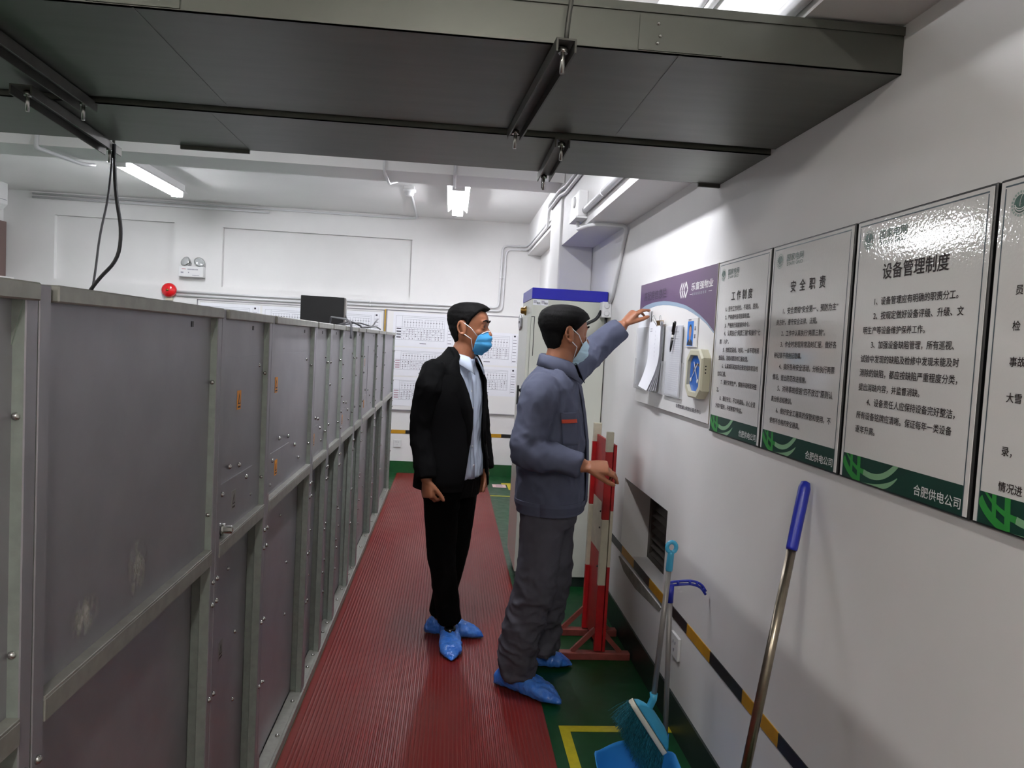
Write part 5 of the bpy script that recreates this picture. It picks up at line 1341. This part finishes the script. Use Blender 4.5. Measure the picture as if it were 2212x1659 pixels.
foot(mb, (.285, 3.15, 0), (.50, 2.98, 0), .06, .036); foot(mb, (.36, 3.36, 0), (.60, 3.338, 0), .06, .036)
bodyB = fuse(mb, 'body', 'skin', B, .0045, 3)
hb.eyes(B); hb.brows(B)
def lineB(a):
    x = math.degrees(a)
    P = [(0, .172), (35, .170), (52, .160), (64, .142), (74, .125), (84, .108), (92, .138), (102, .142), (113, .115), (126, .050), (150, .034), (180, .030)]
    for p, q in zip(P, P[1:]):
        if x <= q[0]: u = (x - p[0]) / (q[0] - p[0]); return p[1] * (1 - u) + q[1] * u
    return P[-1][1]
hb.hair(B, lineB, lambda a, h: .007 + .013 * max(0, min(1, (h - .11) / .07)) + .006 * max(0, min(1, (a - 1.2))) * max(0, min(1, (h - .10) / .05)), seed=9.)
hb.mask(B, 'mask_pale')
# work jacket, closed at the front
mb = MB()
WJ = [(.800, .178, .128, .135), (.83, .188, .138, .146), (.88, .190, .138, .148), (.97, .190, .136, .150), (1.07, .192, .134, .150), (1.17, .196, .130, .140), (1.25, .198, .124, .130), (1.31, .190, .112, .116), (1.345, .162, .098, .100), (1.372, .122, .084, .086), (1.400, .078, .072, .072)]
torso(mb, WJ, cB, RB, FB)
for a, k in ((bR, 0), (bL, 1)):
    sh, el, wr_ = [V(p) for p in a]; c = cB(1.3)
    out = V((sh.x - c.x, sh.y - c.y, 0)).normalized()
    P, Rr = smooth_chain([sh - out * .04 + UP * .0, sh + (el - sh) * .18, sh + (el - sh) * .6, el, el + (wr_ - el) * .5, wr_ - (wr_ - el).normalized() * .005], [.072, .078, .070, .066, .058, .047] if k == 0 else [.074, .082, .072, .062, .056, .050], 4)
    mb.tube(P, Rr, 22); ball(mb, sh - out * .03, .070, 16); ball(mb, el, .062, 16)
def wrJ(p):
    v = .008 * ridge(p, (11, 11, 8), 3.) + .0045 * ridge(p, (24, 24, 16), 6.)
    for q, r_ in ((V(bR[1]), .16), (V(bL[1]), .14), (V((.45, 3.1, .84)), .12)):
        d = (p - q).length
        if d < r_: v += .009 * (1 - d / r_) * ridge(p, (22, 22, 26), 11.)
    return v
wj = fuse(mb, 'work_jacket', 'work', B, .007, 3, wrJ)
collar(B, 'work', V((.455, 3.108, 1.392)), FB, RB, .02, .070, .058, -.03, 24, .085, .050)
def on_front(z, ang):
    k = [q for q in WJ if q[0] >= z][0]; i = WJ.index(k); j = WJ[max(i - 1, 0)]
    u = (z - j[0]) / (k[0] - j[0]) if k[0] != j[0] else 0; a, b, bf = [j[q] * (1 - u) + k[q] * u for q in (1, 2, 3)]
    t = math.radians(ang); ct, st = math.cos(t), math.sin(t); bb = bf if st > 0 else b; e = 2.4
    c = cB(z); p = c + RB * (a * math.copysign(abs(ct) ** (2 / e), ct)) + FB * (bb * math.copysign(abs(st) ** (2 / e), st))
    return p, (p - c).normalized()
def patch(name, z0, z1, a0, a1, m, parent, off=.008, th=.004, n=8):
    G = []
    for i in range(n + 1):
        z = z0 + (z1 - z0) * i / n
        G.append([(lambda po: po[0] + po[1] * off)(on_front(z, a0 + (a1 - a0) * j / n)) for j in range(n + 1)])
    mb = MB(); w = n + 1; mb.add([p for r in G for p in r], [(i * w + j, i * w + j + 1, (i + 1) * w + j + 1, (i + 1) * w + j) for i in range(n) for j in range(n)], 0, True)
    o = mb.build(name, m, parent); so = o.modifiers.new('t', 'SOLIDIFY'); so.thickness = th; so.offset = 0; return o
pk = patch('chest_pocket', 1.09, 1.195, 30, 60, 'work', B, .0075)
patch('pocket_flap', 1.190, 1.220, 29, 61, 'work', pk, .0105)
patch('red_edging', 1.178, 1.193, 30, 60, 'red_trim', pk, .0120)
patch('placket', .83, 1.33, 86, 95, 'work', B, .008)
patch('waistband', .79, .845, 0, 360, 'work', B, .006, .006, 40)
# trousers
mb = MB(); torso(mb, [(.73, .160, .112, .112), (.79, .168, .120, .118), (.86, .165, .118, .116), (.92, .158, .110, .108)], lambda z: V((.455, 3.12, z)), RB, FB)
for a, hem in ((KR, .075), (KL, .10)):
    h, k, an = [V(p) for p in a]
    P, Rr = smooth_chain([h, (h + k) / 2 + V((0, 0, .02)), k, (k + an) / 2 + V((-.012, 0, 0)), V((an.x, an.y, hem))], [.094, .090, .082, .078, .072], 4); mb.tube(P, Rr, 22)
def wrT(p):
    low = max(0, min(1, (.62 - p.z) / .4))
    return (.005 + .014 * low) * ridge(p, (9, 9, 12), 3.) + (.003 + .007 * low) * ridge(p, (20, 20, 26), 7.)
fuse(mb, 'trousers', 'work_trouser', B, .007, 3, wrT)
mb = MB(); foot(mb, (.28, 3.152, 0), (.505, 2.973, 0), .085, .045); fuse(mb, 'shoe', 'shoe', B, .005, 2)
mb = MB(); foot(mb, (.35, 3.36, 0), (.612, 3.337, 0), .08, .045); fuse(mb, 'shoe', 'shoe', B, .005, 2)
shoe_cover(B, (.278, 3.155, 0), (.508, 2.970, 0), None, .092, False, 2.)
shoe_cover(B, (.348, 3.361, 0), (.612, 3.337, 0), None, .085, False, 6.)

A.location.z = .003; B.location.z = .002
